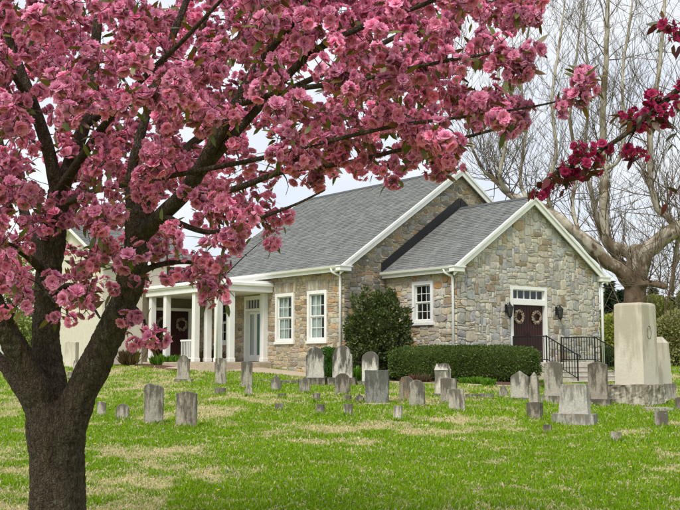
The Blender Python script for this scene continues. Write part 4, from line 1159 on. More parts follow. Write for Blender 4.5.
def clump(px, row, wpx, hpx, label, cols, seed, n=260, size=.16, dy=0., group='low plants in the beds'):
    """a tuft of upright narrow leaves"""
    p = ground_hit(px, row); s = p.y / FPX; rng = np.random.default_rng(seed)
    o = empty('garden_plant', p); tag(o, label, 'plant', group)
    w, h = wpx * s / 2, hpx * s
    P = np.stack([rng.uniform(-w, w, n) * .8, rng.uniform(-w, w, n) * .45, rng.random(n) * h * .35 - .01], 1)
    D = np.stack([P[:, 0] / w * .7 + rng.normal(0, .3, n), P[:, 1] / w * .7 + rng.normal(0, .3, n), np.full(n, 1.)], 1)
    cols = np.array(cols); col = cols[rng.integers(0, len(cols), n)] * (.7 + .6 * rng.random((n, 1)))
    V, T, Cc = leaf_arrays(P, D, h * (.5 + .5 * rng.random(n)), .13, col, rng)
    tag(np_obj('foliage', V, T, M_LEAF, o, Cc), kind='stuff')
BRT = [(.10, .24, .012), (.13, .28, .02), (.07, .17, .012)]
RED = [(.12, .05, .03), (.16, .08, .045), (.07, .06, .025), (.10, .09, .04)]
clump(391, 381, 12, 9, 'bright green clump under the big evergreen bush', BRT, 1)
clump(356.5, 382, 9, 14, 'bright green shoots between the tallest streaked headstone and the pale one', BRT, 2)
clump(465, 384.5, 11, 7, 'bright green clump in the mulch nearest the pedestal monument', BRT, 3)
clump(477, 385, 12, 8, 'bright green clump in the middle of the mulch bed', BRT, 4)
clump(488.5, 386.5, 12, 8, 'bright green clump in the mulch nearest the tiny pointed marker', BRT, 5)
clump(420, 383, 20, 9, 'reddish brown low plant at the dark end of the hedge', RED, 6, 300)
clump(545, 389, 8, 6, 'bright green tuft beside the steps headstone', BRT, 8, 120)
clump(163, 365.5, 24, 10, 'bright green plants before the porch doors', BRT, 11, 500)
clump(183, 366, 22, 10, 'bright green plants before the porch post beside the pointed headstone', BRT, 12, 500)
clump(212, 366, 17, 16, 'twiggy brown shrub at the porch corner', RED, 13, 420)
clump(129, 366, 12, 15, 'brown shrub against the cream wing wall beside the cherry limb', RED, 14, 300)

# ------------------------------------------------------------------ trees
def catmull(P, n=5):
    P = [np.array(p, float) for p in P]; Q = [2 * P[0] - P[1]] + P + [2 * P[-1] - P[-2]]; out = []
    for i in range(1, len(Q) - 2):
        for k in range(n):
            t = k / n; a, b, c, d = Q[i - 1], Q[i], Q[i + 1], Q[i + 2]
            out.append(.5 * (2 * b + (c - a) * t + (2 * a - 5 * b + 4 * c - d) * t * t + (3 * b - a - 3 * c + d) * t ** 3))
    out.append(P[-1]); return out
def bark_mat(name, lo, hi, scale=6, stretch=(1, 1, .25), bstr=.9, bdist=.03, patch=None):
    m, nt, p = nmat(name)
    n = noise_tex(nt, scale, 7, .7, stretch=stretch); n2 = noise_tex(nt, scale * .35, 3, .6)
    c = ramp(nt, n, [(.32, lo), (.68, hi)])
    if patch: c = mixrgb(nt, 'MIX', ramp(nt, n2, [(patch[0], (0, 0, 0)), (patch[0] + .08, (1,) * 3)]), c, patch[1])
    nt.links.new(c, p.inputs['Base Color']); p.inputs['Roughness'].default_value = .95; p.inputs['Specular IOR Level'].default_value = .15
    if name == 'sycamore_bark':                     # the old flaky brown bark of the lower trunk
        co = add(nt, 'ShaderNodeTexCoord'); sp = add(nt, 'ShaderNodeSeparateXYZ'); nt.links.new(co.outputs['Object'], sp.inputs[0])
        ma = add(nt, 'ShaderNodeMath', operation='MULTIPLY_ADD'); ma.inputs[1].default_value = -.088; nt.links.new(sp.outputs['Z'], ma.inputs[0]); nt.links.new(noise_tex(nt, 3.5, 5, .7, stretch=(1, 1, .5)), ma.inputs[2])
        c = mixrgb(nt, 'MIX', ramp(nt, ma.outputs[0], [(0., (0, 0, 0)), (.12, (1,) * 3)]), c, ramp(nt, n, [(.35, (.09, .06, .04)), (.65, (.22, .16, .11))])); nt.links.new(c, p.inputs['Base Color'])
    if name == 'cherry_bark':                       # upright cracks between plates of bark
        co = add(nt, 'ShaderNodeTexCoord'); mp = add(nt, 'ShaderNodeMapping'); mp.inputs['Scale'].default_value = (1, 1, .3); nt.links.new(co.outputs['Object'], mp.inputs['Vector'])
        wob = mixrgb(nt, 'ADD', .06, mp.outputs['Vector'], noise_tex(nt, 14, 3, .6, out='Color'))
        vo = add(nt, 'ShaderNodeTexVoronoi', feature='DISTANCE_TO_EDGE'); vo.inputs['Scale'].default_value = 46; nt.links.new(wob, vo.inputs['Vector'])
        ck = ramp(nt, vo.outputs['Distance'], [(.0, (.45,) * 3), (.22, (1,) * 3)]); c = mixrgb(nt, 'MULTIPLY', .5, c, ck); nt.links.new(c, p.inputs['Base Color'])
        n = mixrgb(nt, 'MULTIPLY', 1., ck, ramp(nt, n, [(.3, (.45,) * 3), (.7, (1,) * 3)]))
    bump(nt, p, n, bstr, bdist); return m
M_CHERRY = bark_mat('cherry_bark', (.036, .026, .018), (.20, .155, .11), 30, (1, 1, .4), 1., .05, (.62, (.17, .155, .115)))
M_SYC = bark_mat('sycamore_bark', (.27, .235, .165), (.56, .52, .43), 2.4, (1, 1, .7), .6, .06, (.52, (.17, .13, .08)))
M_TWIG = simple('pale_twig', (.17, .135, .095), .95, .2, 2)

CD = 7.5
cherry = empty('cherry_tree', (at(57, 500, CD).x, CD, 0)); tag(cherry, 'blossoming pink cherry tree with dark trunk dividing into thick limbs', 'tree')
CB = np.array(cherry.location)
rngc = random.Random(5)
def limb_pts(spec):
    P = catmull([(*at(px, row, y), w * y / FPX / 2) for (px, row, y, w) in spec], 6)
    return P
nodes, nrad = [], []
tb = MB(); lb = MB()
def add_limb(spec, mb, sides, trunk=False):
    P = limb_pts(spec); out = []
    for i, q in enumerate(P):
        k = mnoise.noise_vector(Vector((q[0] * 3, q[1] * 3, q[2] * 3))) * (q[3] * .22)
        r = max(.004, q[3] * (1 + .10 * mnoise.noise(Vector((q[0] * 9, q[1] * 9, q[2] * 9)))))
        x = Vector(q[:3]) + k; out.append((x - cherry.location, r)); nodes.append(np.array(x)); nrad.append(r)
    mb.tube([o[0] for o in out], [o[1] for o in out], sides)
zb = at(57, 590, CD)
trunk_spec = [(58, 588, CD, 82), (58, 565, CD, 66), (58, 530, CD, 57), (58, 490, CD, 54), (57, 455, CD, 53), (56, 430, CD, 57), (54, 405, CD, 48)]
P = limb_pts(trunk_spec); v, f = [], []; n = 28
for q in P:                                   # fluted trunk that flares at the root
    for k in range(n):
        a = 2 * math.pi * k / n; x, y = math.cos(a), math.sin(a)
        r = q[3] * (1 + .07 * mnoise.noise(Vector((x * 1.6, y * 1.6, q[2] * .9))) + .05 * mnoise.noise(Vector((x * 5, y * 5, q[2] * 5))))
        if q[2] < .35: r *= 1 + (.35 - q[2]) * .5 * (.6 + .6 * max(0, math.sin(a * 5 + 1)))
        v.append((q[0] + r * x - CB[0], q[1] + r * y - CB[1], q[2] - CB[2]))
for i in range(len(P) - 1):
    for k in range(n): a, b = i * n + k, i * n + (k + 1) % n; f.append((a, b, b + n, a + n))
f.append(tuple(range((len(P) - 1) * n, len(P) * n))); f.append(tuple(range(n - 1, -1, -1)))
tb.mesh(v, f, None, True)
LIMBS = [
    ([(58, 475, 7.5, 30), (50, 435, 7.5, 36), (40, 402, 7.45, 33), (25, 368, 7.4, 27), (6, 328, 7.3, 24), (-22, 275, 7.1, 20), (-60, 205, 6.9, 16), (-95, 130, 6.8, 12), (-130, 40, 6.8, 7)], 12),
    ([(54, 450, 7.6, 20), (42, 418, 7.62, 22), (20, 388, 7.75, 15), (-8, 352, 7.9, 12), (-50, 318, 8.2, 10), (-110, 280, 8.6, 6)], 9),
    ([(57, 475, 7.52, 34), (56, 430, 7.55, 38), (52, 385, 7.6, 30), (47, 330, 7.7, 28), (47, 280, 7.7, 27), (54, 235, 7.7, 25), (59, 190, 7.7, 22)], 14),
    ([(59, 195, 7.7, 17), (48, 150, 7.6, 13), (32, 103, 7.5, 12), (20, 70, 7.5, 10), (4, 20, 7.4, 8), (-12, -50, 7.3, 5)], 9),
    ([(59, 198, 7.7, 18), (70, 162, 7.8, 15), (84, 125, 7.9, 13), (92, 90, 8.0, 12), (96, 35, 8.1, 10), (104, -40, 8.2, 6)], 9),
    ([(84, 125, 7.9, 10), (110, 108, 7.7, 7), (150, 88, 7.4, 6), (205, 62, 7.1, 5), (260, 30, 6.9, 4)], 7),
    ([(58, 475, 7.5, 32), (66, 432, 7.45, 38), (80, 392, 7.42, 33), (97, 357, 7.38, 31), (112, 325, 7.3, 29), (128, 288, 7.2, 27), (136, 245, 7.1, 24), (135, 210, 7.1, 19)], 14),
    ([(135, 215, 7.1, 16), (130, 182, 7.15, 12), (139, 140, 7.2, 10), (152, 98, 7.3, 9), (168, 48, 7.4, 8), (187, 0, 7.5, 7), (205, -50, 7.6, 4)], 8),
    ([(136, 240, 7.1, 18), (162, 216, 6.95, 16.5), (186, 192, 6.85, 16), (212, 148, 6.7, 14), (236, 105, 6.6, 12), (262, 60, 6.5, 10), (292, 22, 6.4, 8), (325, -25, 6.3, 5)], 10),
    ([(190, 186, 6.85, 11), (214, 158, 6.75, 10), (260, 107, 6.6, 9), (308, 56, 6.45, 8), (360, 28, 6.3, 6.5), (415, 8, 6.2, 5), (480, -18, 6.1, 3)], 8),
    ([(62, 205, 7.5, 9), (100, 190, 6.9, 6), (160, 178, 6.6, 5.5), (210, 168, 6.4, 5.5), (262, 158, 6.2, 5), (325, 142, 6.1, 4.5), (395, 126, 6.0, 4), (455, 118, 5.9, 3.2), (525, 108, 5.8, 2.4), (572, 98, 5.75, 1.6)], 7),
    ([(134, 222, 7.1, 10), (147, 198, 7.2, 8), (158, 160, 7.3, 7.5), (168, 122, 7.4, 7), (182, 78, 7.5, 6), (205, 25, 7.6, 5), (220, -40, 7.6, 3)], 7),
    ([(186, 192, 6.85, 9), (230, 190, 7.0, 7), (282, 172, 7.1, 6), (340, 164, 7.1, 5), (400, 150, 7.0, 4.5), (462, 138, 6.9, 3.6), (528, 120, 6.8, 2.4)], 7),
    ([(162, 216, 6.95, 9), (185, 226, 6.8, 6), (212, 232, 6.6, 5), (248, 222, 6.5, 4), (292, 206, 6.4, 3), (325, 190, 6.35, 2)], 6),
    ([(116, 314, 7.25, 8), (131, 306, 6.9, 5), (143, 318, 6.7, 3.5), (148, 338, 6.6, 2.2)], 6),
    ([(47, 275, 7.7, 10), (22, 252, 7.4, 7), (-15, 236, 7.1, 5), (-60, 225, 6.9, 3)], 6),
    ([(52, 245, 7.7, 14), (78, 195, 8.4, 11), (122, 140, 9.0, 9), (185, 80, 9.5, 7), (262, 20, 9.9, 5), (330, -30, 10.2, 3)], 7),
    ([(48, 280, 7.7, 13), (22, 205, 8.5, 10), (-8, 120, 9.1, 8), (-35, 20, 9.6, 5), (-50, -60, 9.8, 3)], 7),
    ([(136, 235, 7.1, 13), (182, 152, 7.9, 10), (252, 108, 8.5, 8), (335, 68, 8.9, 6), (410, 30, 9.1, 5), (500, -10, 9.2, 3)], 7),
    ([(59, 192, 7.7, 12), (88, 148, 6.9, 9), (132, 90, 6.1, 7), (185, 38, 5.6, 5), (240, -20, 5.3, 3)], 7),
    ([(32, 103, 7.5, 8), (10, 70, 6.8, 6), (-10, 30, 6.2, 5), (-25, -40, 5.8, 3)], 6),
    ([(236, 105, 6.6, 8), (290, 90, 6.3, 6), (350, 82, 6.0, 5), (420, 66, 5.8, 4), (480, 55, 5.7, 3), (515, 48, 5.65, 2)], 6),
    ([(128, 288, 7.2, 9), (150, 268, 7.4, 6), (185, 262, 7.6, 4.5), (215, 270, 7.8, 3), (232, 284, 7.9, 2)], 6),
    ([(47, 300, 7.7, 8), (70, 285, 7.5, 5), (88, 300, 7.3, 3.5), (100, 318, 7.2, 2.2)], 6),
    ([(6, 328, 7.3, 8), (18, 300, 7.0, 5), (40, 290, 6.8, 3.5), (58, 305, 6.7, 2.2)], 6),
]
for i, (spec, sides) in enumerate(LIMBS): add_limb(spec, tb if i in (0, 1, 2, 6) else lb, sides)
tb.smooth = [True] * len(tb.f)
trunk_o = tb.obj('trunk', M_CHERRY, cherry)
rm = trunk_o.modifiers.new('blend', 'REMESH'); rm.mode = 'VOXEL'; rm.voxel_size = .011; rm.use_smooth_shade = True
sm = trunk_o.modifiers.new('soften', 'SMOOTH'); sm.factor = .6; sm.iterations = 12
bt = bpy.data.textures.new('bark_ridges', 'CLOUDS'); bt.noise_scale = .035; bt.noise_depth = 3
dp = trunk_o.modifiers.new('bark', 'DISPLACE'); dp.texture = bt; dp.texture_coords = 'LOCAL'; dp.strength = .022; dp.mid_level = .5
tag(lb.obj('limbs', M_CHERRY, cherry), kind='stuff')

# where the blossom hangs, as a wedge of the crown seen from the path
CROWN = [(-90, -110), (590, -110), (556, 0), (530, 24), (500, 38), (528, 56), (526, 72), (500, 78), (484, 72), (470, 92), (500, 100), (545, 108), (542, 132), (500, 142), (470, 150), (466, 168), (436, 172), (415, 178), (385, 172), (350, 182), (322, 192), (290, 204), (288, 232), (262, 240), (243, 232), (232, 262), (232, 288), (214, 300), (200, 280), (178, 288), (136, 292), (148, 312), (154, 342), (142, 346), (134, 330), (122, 326), (104, 322), (72, 328), (40, 318), (0, 304), (-90, 300)]
def inside(x, y, poly):
    c = False; j = len(poly) - 1
    for i in range(len(poly)):
        if (poly[i][1] > y) != (poly[j][1] > y) and x < (poly[j][0] - poly[i][0]) * (y - poly[i][1]) / (poly[j][1] - poly[i][1]) + poly[i][0]: c = not c
        j = i
    return c
targets = []
tries = 0
while len(targets) < 800 and tries < 90000:
    tries += 1
    x, y = rngc.uniform(-90, 590), rngc.uniform(-110, 352)
    if not inside(x, y, CROWN): continue
    d = rngc.uniform(5.7, 9.6)
    if x > 300: d = rngc.uniform(5.6, 8.6)
    if y > 225 and x < 240 and rngc.random() < .12: continue
    if y < -5 and rngc.random() < .6: continue
    p = np.array(at(x, y, d))
    if any(np.sum((p - q) ** 2) < .124 ** 2 for q in targets): continue
    targets.append(p)
for _ in range(45):                                  # sprays that hang nearer the path
    x, y = rngc.uniform(-60, 300), rngc.uniform(-40, 120); d = rngc.uniform(4.7, 5.6)
    if rngc.random() < .5: x = rngc.uniform(-60, 120)
    targets.append(np.array(at(x, y, d)))
for (x, y, d) in ((575, 92, 5.75), (584, 88, 5.75), (560, 116, 5.8), (505, 66, 5.65), (518, 60, 5.65), (495, 64, 5.7), (148, 343, 6.6), (145, 324, 6.65), (207, 300, 6.9), (210, 285, 6.9), (270, 236, 6.5)): targets.append(np.array(at(x, y, d)))
tg = np.array(targets); nd = np.array(nodes)
dist = np.array([np.min(np.sum((nd - t) ** 2, 1)) for t in tg]); order = np.argsort(dist)
twb = MB(); bl_pos, bl_dir = [], []
for ti in order:
    t = tg[ti]; A = np.array(nodes); dd = np.sum((A - t) ** 2, 1) + np.clip(np.array(A[:, 2] - t[2]), 0, 9) * .12
    k = int(np.argmin(dd)); a = A[k]; L = float(np.linalg.norm(t - a)); r0 = min(nrad[k] * .6, .004 + .006 * L)
    side = np.array([rngc.uniform(-1, 1), rngc.uniform(-1, 1), rngc.uniform(.2, 1.2)]) * L * .14
    m = max(3, int(L / .12)); pts = []
    for q in range(m + 1):
        s = q / m; p = a + (t - a) * s + side * (4 * s * (1 - s)) + np.array([rngc.uniform(-1, 1), rngc.uniform(-1, 1), rngc.uniform(-1, 1)]) * .012; pts.append(p)
        if q: nodes.append(p); nrad.append(max(.002, r0 * (1 - .75 * s)))
        if q and (s > .3 or L < .3):
            for _ in range(2 if s > .6 else 1):
                if rngc.random() < .62:
                    o = np.array([rngc.gauss(0, 1), rngc.gauss(0, 1), rngc.gauss(-.1, .9)]); o /= np.linalg.norm(o); bl_pos.append(p + o * rngc.uniform(.04, .10)); bl_dir.append(o)
    twb.tube([Vector(p) - cherry.location for p in pts], [max(.0022, r0 * (1 - .75 * q / m)) for q in range(m + 1)], 4)
tag(twb.obj('twigs', M_CHERRY, cherry), kind='stuff')
bl_pos, bl_dir = np.array(bl_pos), np.array(bl_dir)
# the thick limbs carry no blossom themselves: thin it out close before them
LN = np.array([(*q[:3], q[3]) for i in (0, 2, 3, 4, 6, 7, 8, 9) for q in limb_pts(LIMBS[i][0])])
LP = np.array([to_px(q[:3]) for q in LN])
keepb = []
for p in bl_pos:
    px = np.array(to_px(p)); d = np.hypot(*(LP - px).T); k = int(np.argmin(d))
    hit = d[k] < LN[k, 3] * FPX / LN[k, 1] + 5 and p[1] < LN[k, 1]
    keepb.append(not hit or rngc.random() < .40)
bl_pos, bl_dir = bl_pos[keepb], bl_dir[keepb]

def flower_arrays(rng, R_=.027, layers=((9, 1.0, .25, 1), (8, .82, .65, 1), (7, .6, 1.0, 0), (5, .36, 1.4, 0)), pal=None):
    """a double flower facing +z: outer petals with notched lifted tips, plainer inner ones"""
    V, T, Cc = [], [], []
    for li, (n, rad, lift, full) in enumerate(layers):
        off = rng.uniform(0, 6)
        for k in range(n):
            a = off + 2 * math.pi * k / n + rng.uniform(-.15, .15); r = R_ * rad * rng.uniform(.82, 1.12); w = r * rng.uniform(.40, .54); lf = lift + rng.uniform(-.22, .22)
            ca, sa = math.cos(a), math.sin(a); b = len(V)
            def pt(u, s, z): return (ca * u - sa * s, sa * u + ca * s, z)
            z1, z2 = r * .55 * lf * .6, r * lf * .75
            kk = rng.uniform(.85, 1.15); c0, c1 = np.array(pal[2]), np.array(pal[0] if li == 0 else pal[1]) * kk; tip = np.array(pal[0]) * kk * 1.12
            if full:
                V += [pt(.1 * r, 0, 0), pt(.62 * r, w, z1 + rng.uniform(-.1, .2) * r), pt(.62 * r, -w, z1 + rng.uniform(-.1, .2) * r), pt(r * 1.0, w * .75, z2), pt(r * 1.02, -w * .75, z2 + rng.uniform(-.12, .12) * r), pt(r * .9, 0, z2 - .1 * r)]
                T += [(b, b + 1, b + 2), (b + 1, b + 3, b + 5), (b + 1, b + 5, b + 2), (b + 2, b + 5, b + 4)]
                Cc += [c0 * .8, c1, c1, tip, tip, c1]
            else:
                V += [pt(.08 * r, 0, 0), pt(.75 * r, w, z2 * .9), pt(r * 1.0, 0, z2), pt(.75 * r, -w, z2 * .9)]; T += [(b, b + 1, b + 2), (b, b + 2, b + 3)]; Cc += [c0, c1, tip, c1]
    return np.array(V), np.array(T), np.array(Cc)
def frame_of(d):
    d = d / np.linalg.norm(d); r = np.cross(d, [0.3, .2, .9]);
    if np.linalg.norm(r) < 1e-3: r = np.cross(d, [1, 0, 0])
    r = r / np.linalg.norm(r); return np.stack([r, np.cross(d, r), d], 1)
def cluster_arrays(seed, pal, nfl=(4, 6), R_=.035, spread=.044, layers=None):
    rng = random.Random(seed); V, T, Cc = [], [], []; nv = 0; m = rng.randint(*nfl); g = 2.39996
    for k in range(m):
        z = 1 - 2 * (k + .5) / m; a = k * g + rng.uniform(-.3, .3); d = np.array([math.sqrt(1 - z * z) * math.cos(a), math.sqrt(1 - z * z) * math.sin(a), z]) + np.array([rng.uniform(-.3, .3) for _ in range(3)])
        v, t, c = flower_arrays(rng, R_ * rng.uniform(.85, 1.15), pal=pal) if layers is None else flower_arrays(rng, R_ * rng.uniform(.85, 1.15), layers, pal)
        F_ = frame_of(d); V.append(v @ F_.T + d / np.linalg.norm(d) * spread * rng.uniform(.7, 1.15)); T.append(t + nv); Cc.append(c * rng.uniform(.85, 1.15)); nv += len(v)
        e = d / np.linalg.norm(d); q0, q1 = F_[:, 0] * .0022, F_[:, 1] * .0022; tp = e * spread                      # its stalk, back to the twig
        V.append(np.array([q0, q1, -q0 - q1, tp + q0, tp + q1, tp - q0 - q1])); T.append(np.array([(0, 1, 4), (0, 4, 3), (1, 2, 5), (1, 5, 4), (2, 0, 3), (2, 3, 5)]) + nv); Cc.append(np.array([(.16, .12, .05)] * 6)); nv += 6
    return np.concatenate(V), np.concatenate(T), np.concatenate(Cc)
def mesh_of(name, V, T, Cc, mat):
    o = np_obj(name, V, T, mat, None, Cc); me = o.data; bpy.data.objects.remove(o); return me
def scatter(arrs, pos, dirs, scale, tint, rng):
    VV, TT, CC = [], [], []; nv = 0
    for p, d, s, k in zip(pos, dirs, scale, tint):
        v, t, c = arrs[rng.randrange(len(arrs))]; F_ = frame_of(d); VV.append((v * s) @ F_.T + p); TT.append(t + nv); CC.append(c * k); nv += len(v)
    return np.concatenate(VV), np.concatenate(TT), np.concatenate(CC)
PINK = ((.87, .43, .60), (.79, .26, .455), (.56, .10, .23))
carr = [cluster_arrays(100 + k, PINK) for k in range(10)]
cheap = [cluster_arrays(200 + k, PINK, (4, 6), .039, .046, ((8, 1.0, .3, 0), (6, .72, .9, 0), (4, .45, 1.3, 0))) for k in range(8)]
cmesh = [mesh_of('blossom_cluster', *a, M_PETAL) for a in carr]
print('blossom clusters', len(bl_pos))
near = []
for i, p in enumerate(bl_pos):
    px, py = to_px(p); vis = -5 < px < 685 and -5 < py < 515
    near.append((p[1] if vis else 99, i))
near.sort(); own = set(i for _, i in near[:300])
rngb = random.Random(77)
rest_i = [i for i in range(len(bl_pos)) if i not in own]
for i in sorted(own):
    F_ = frame_of(bl_dir[i]); q = np.array([math.cos(i), math.sin(i)]); eul = (math.acos(max(-1, min(1, F_[2, 2]))), 0, i * 2.4)
    s = rngb.uniform(.8, 1.2); place('blossom_cluster', cmesh[i % 10], cherry, tuple(bl_pos[i] - CB), eul, (s, s, s))
sv = NR.uniform(.75, 1.2, len(rest_i)); tv = NR.uniform(.72, 1.2, len(rest_i))
ri = np.array(rest_i); cl = np.array([bl_pos[i][1] < 7.4 and to_px(bl_pos[i])[1] > -5 for i in rest_i])
V, T, Cc = scatter(carr, bl_pos[ri[cl]] - CB, bl_dir[ri[cl]], sv[cl], tv[cl], rngb)
V2, T2, C2 = scatter(cheap, bl_pos[ri[~cl]] - CB, bl_dir[ri[~cl]], sv[~cl], tv[~cl], rngb)
V, T, Cc = np.concatenate([V, V2]), np.concatenate([T, T2 + len(V)]), np.concatenate([Cc, C2])
tag(np_obj('crown', V, T, M_PETAL, cherry, Cc), kind='stuff')
# bronze-green young leaves in tufts beside the clusters
def leaf_six(P, D, size, wr, col, rng):
    """an oval pointed leaf of four faces, its tip bent over"""
    n = len(P); D = D / (np.linalg.norm(D, axis=1)[:, None] + 1e-9); r = rng.normal(size=(n, 3)) * .6 + np.array([0, 0, 1.]); W = np.cross(D, r); W /= np.linalg.norm(W, axis=1)[:, None] + 1e-9
    N = np.cross(W, D); s = size[:, None]; bend = -rng.uniform(.05, .3, (n, 1)); cup = rng.uniform(.1, .35, (n, 1)) * wr
    q = lambda t, w: P + D * s * t + W * s * w * wr + N * s * (bend * t * t + cup * abs(w))
    V = np.stack([q(0, 0), q(.28, .9), q(.66, .8), q(1., 0), q(.66, -.8), q(.28, -.9)], 1).reshape(-1, 3); b = np.arange(n)[:, None] * 6
    T = np.concatenate([b + np.array([[0, 1, 5]]), b + np.array([[1, 2, 4]]), b + np.array([[1, 4, 5]]), b + np.array([[2, 3, 4]])], 1).reshape(-1, 3)
    return V, T, np.repeat(col, 6, axis=0)
def tufts(pos, dirs, rng, prob, n, size, cols, out=.09):
    P, D, S, K = [], [], [], []
    for p, d in zip(pos, dirs):
        if rng.random() > prob: continue
        for _ in range(rng.integers(n[0], n[1] + 1)):
            q = d + rng.normal(0, .8, 3); q /= np.linalg.norm(q); P.append(p + q * out * .6 - d * .03); D.append(q + np.array([0, 0, -.15])); S.append(rng.uniform(*size)); K.append(np.array(cols[rng.integers(0, len(cols))]) * rng.uniform(.7, 1.3))
    return np.array(P), np.array(D), np.array(S), np.array(K)
r1 = np.random.default_rng(3)
P, D, S, K = tufts(bl_pos, bl_dir, r1, .85, (2, 4), (.05, .105), [(.13, .10, .016), (.17, .10, .018), (.085, .10, .015), (.15, .065, .018), (.11, .125, .02)])
V, T, Cc = leaf_six(P - CB, D, S, .17, K, r1)
tag(np_obj('leaves', V, T, M_LEAF, cherry, Cc), kind='stuff')

# ------------------------------------------------------------------ dark pink crab apple whose branch reaches in over the monument
crab = empty('crabapple_tree', (3.3, 5.2, gz(3.3, 5.2))); tag(crab, 'crab apple branch with dark magenta blossoms and red leaves', 'tree')
KB = np.array(crab.location); mb = MB()
mb.tube([(0, 0, -.05), (-.02, .02, .8), (.05, .0, 1.6), (-.05, .05, 2.2)], [.09, .075, .065, .05], 10); mb.obj('trunk', M_CHERRY, crab)
mb = MB(); cn = []
def climb(spec, r0, r1, y=5.0):
    P = catmull([tuple(at(a, b, d)) for a, b, d in spec], 6); n = len(P)
    mb.tube([Vector(p) - crab.location for p in P], [r0 + (r1 - r0) * i / (n - 1) for i in range(n)], 6); return P
top = crab.location + Vector((-.05, .05, 2.2))
tx, ty = to_px(top)
main = climb([(tx, ty, 5.25), (940, -20, 5.2), (840, 10, 5.1), (760, 40, 5.0), (700, 72, 5.0), (660, 106, 5.0), (620, 138, 5.0), (582, 160, 5.0), (552, 176, 5.0), (538, 190, 5.0)], .03, .0025)
subs = [climb([(700, 72, 5.0), (690, 45, 5.05), (676, 30, 5.1), (662, 20, 5.1)], .005, .002), climb([(668, 98, 5.0), (640, 118, 4.9), (622, 120, 4.9)], .004, .002), climb([(640, 122, 5.0), (625, 150, 5.05), (636, 158, 5.1)], .004, .002),
        climb([(600, 150, 5.0), (590, 170, 4.95), (580, 178, 4.95)], .003, .002), climb([(760, 40, 5.0), (720, 110, 5.1), (690, 170, 5.1), (668, 205, 5.1)], .006, .002), climb([(582, 160, 5.0), (572, 168, 5.0), (560, 186, 5.0)], .003, .002), climb([(652, 112, 5.), (676, 128, 5.1), (672, 140, 5.1)], .003, .002)]
mb.tube([(-.05, .05, 2.2), (.3, .3, 2.9), (.6, .4, 3.6)], [.045, .03, .01], 6); mb.tube([(-.05, .05, 2.1), (.5, -.2, 2.8), (1.1, -.3, 3.2)], [.04, .025, .01], 6)
mb.obj('limbs', M_CHERRY, crab)
MAG = ((.42, .028, .115), (.34, .014, .075), (.20, .006, .04))
karr = [cluster_arrays(300 + k, MAG, (3, 5), .020, .030, ((6, 1.0, .15, 1), (5, .6, .8, 0))) for k in range(6)]
kmesh = [mesh_of('blossom_cluster', *a, M_PETAL) for a in karr]
spots = [(655, 112), (664, 106), (646, 116), (636, 118), (628, 122), (672, 96), (640, 126), (632, 112), (660, 120), (650, 100), (684, 88), (676, 104), (622, 118), (590, 148), (582, 156), (576, 166), (570, 160), (596, 158), (564, 172), (556, 180), (548, 184), (586, 168), (574, 178), (541, 192), (604, 152), (562, 184), (633, 152), (642, 156), (628, 148), (676, 34), (682, 44), (684, 70), (668, 24), (690, 60), (700, 90), (720, 60), (578, 150), (570, 172), (592, 166), (646, 108), (654, 122), (668, 112)]
kp, kd = [], []
for (a, b) in spots:
    p = np.array(at(a + rngb.uniform(-3, 3), b + rngb.uniform(-3, 3), rngb.uniform(4.9, 5.1))); d = np.array([rngb.gauss(0, 1), rngb.gauss(0, 1), rngb.gauss(0, 1)])
    s = rngb.uniform(.95, 1.45); o = place('blossom_cluster', kmesh[rngb.randrange(6)], crab, tuple(p - KB), (rngb.uniform(0, 6), rngb.uniform(0, 6), rngb.uniform(0, 6)), (s, s, s)); kp.append(p); kd.append(d / np.linalg.norm(d))
for P_ in [main] + subs:
    for p in P_[(30 if P_ is main else 2)::2]: d = np.array([rngb.gauss(0, 1), rngb.gauss(0, 1), rngb.gauss(0, 1)]); kp.append(np.array(p)); kd.append(d / np.linalg.norm(d))
P, D, S, K = tufts(np.array(kp), np.array(kd), r1, .85, (1, 3), (.045, .09), [(.07, .012, .014), (.10, .018, .02), (.06, .045, .012), (.13, .05, .015), (.05, .06, .015)], .03)
V, T, Cc = leaf_six(P - KB, D, S, .22, K, r1); tag(np_obj('leaves', V, T, M_LEAF, crab, Cc), kind='stuff')

# ------------------------------------------------------------------ bare sycamore behind the church
SD = 50.0
sb = at(636, 366, SD); syc = empty('sycamore_tree', (sb.x, SD, gz(sb.x, SD))); tag(syc, 'bare pale sycamore with crooked limbs and upright twigs behind the annex', 'tree')
rs = random.Random(21)
big = MB(); sn = []
def slimb(spec, sides=8, mb=None):
    (a1, b1, d1, w1), (a0, b0, d0, w0) = spec[-1], spec[-2]
    if w1 < 8: spec = spec + [(a1 + (a1 - a0) * .6, b1 + (b1 - b0) * .6, d1, w1 * .55), (a1 + (a1 - a0) * 1.1, b1 + (b1 - b0) * 1.2, d1, .5)]
    P = catmull([(*at(a, b, SD + d), w * SD / FPX / 2) for a, b, d, w in spec], 6); out = []
    for q in P:
        x = Vector(q[:3]) + mnoise.noise_vector(Vector(q[:3]) * .9) * q[3] * .5; r = q[3] * (.82 if q[3] < .33 else 1) * (1 + .18 * mnoise.noise(Vector(q[:3]) * 2.1)); out.append((x, r)); sn.append((x, r))
    (mb or big).tube([o[0] - syc.location for o in out], [o[1] for o in out], sides)
tm = MB()
P = catmull([(*at(a, b, SD), w * SD / FPX / 2) for a, b, w in ((637, 372, 32), (636, 345, 25), (635, 310, 23), (636, 280, 22), (640, 256, 25), (642, 246, 20))], 6)
tm.tube([Vector(q[:3]) - syc.location for q in P], [q[3] for q in P], 14)
slimb([(635, 284, 0, 18), (619, 272, -.3, 15), (600, 256, -.6, 15), (580, 236, -.8, 14), (553, 212, -.6, 12), (530, 203, 0, 10.5), (510, 193, .6, 9), (495, 180, 1, 7)], mb=tm)
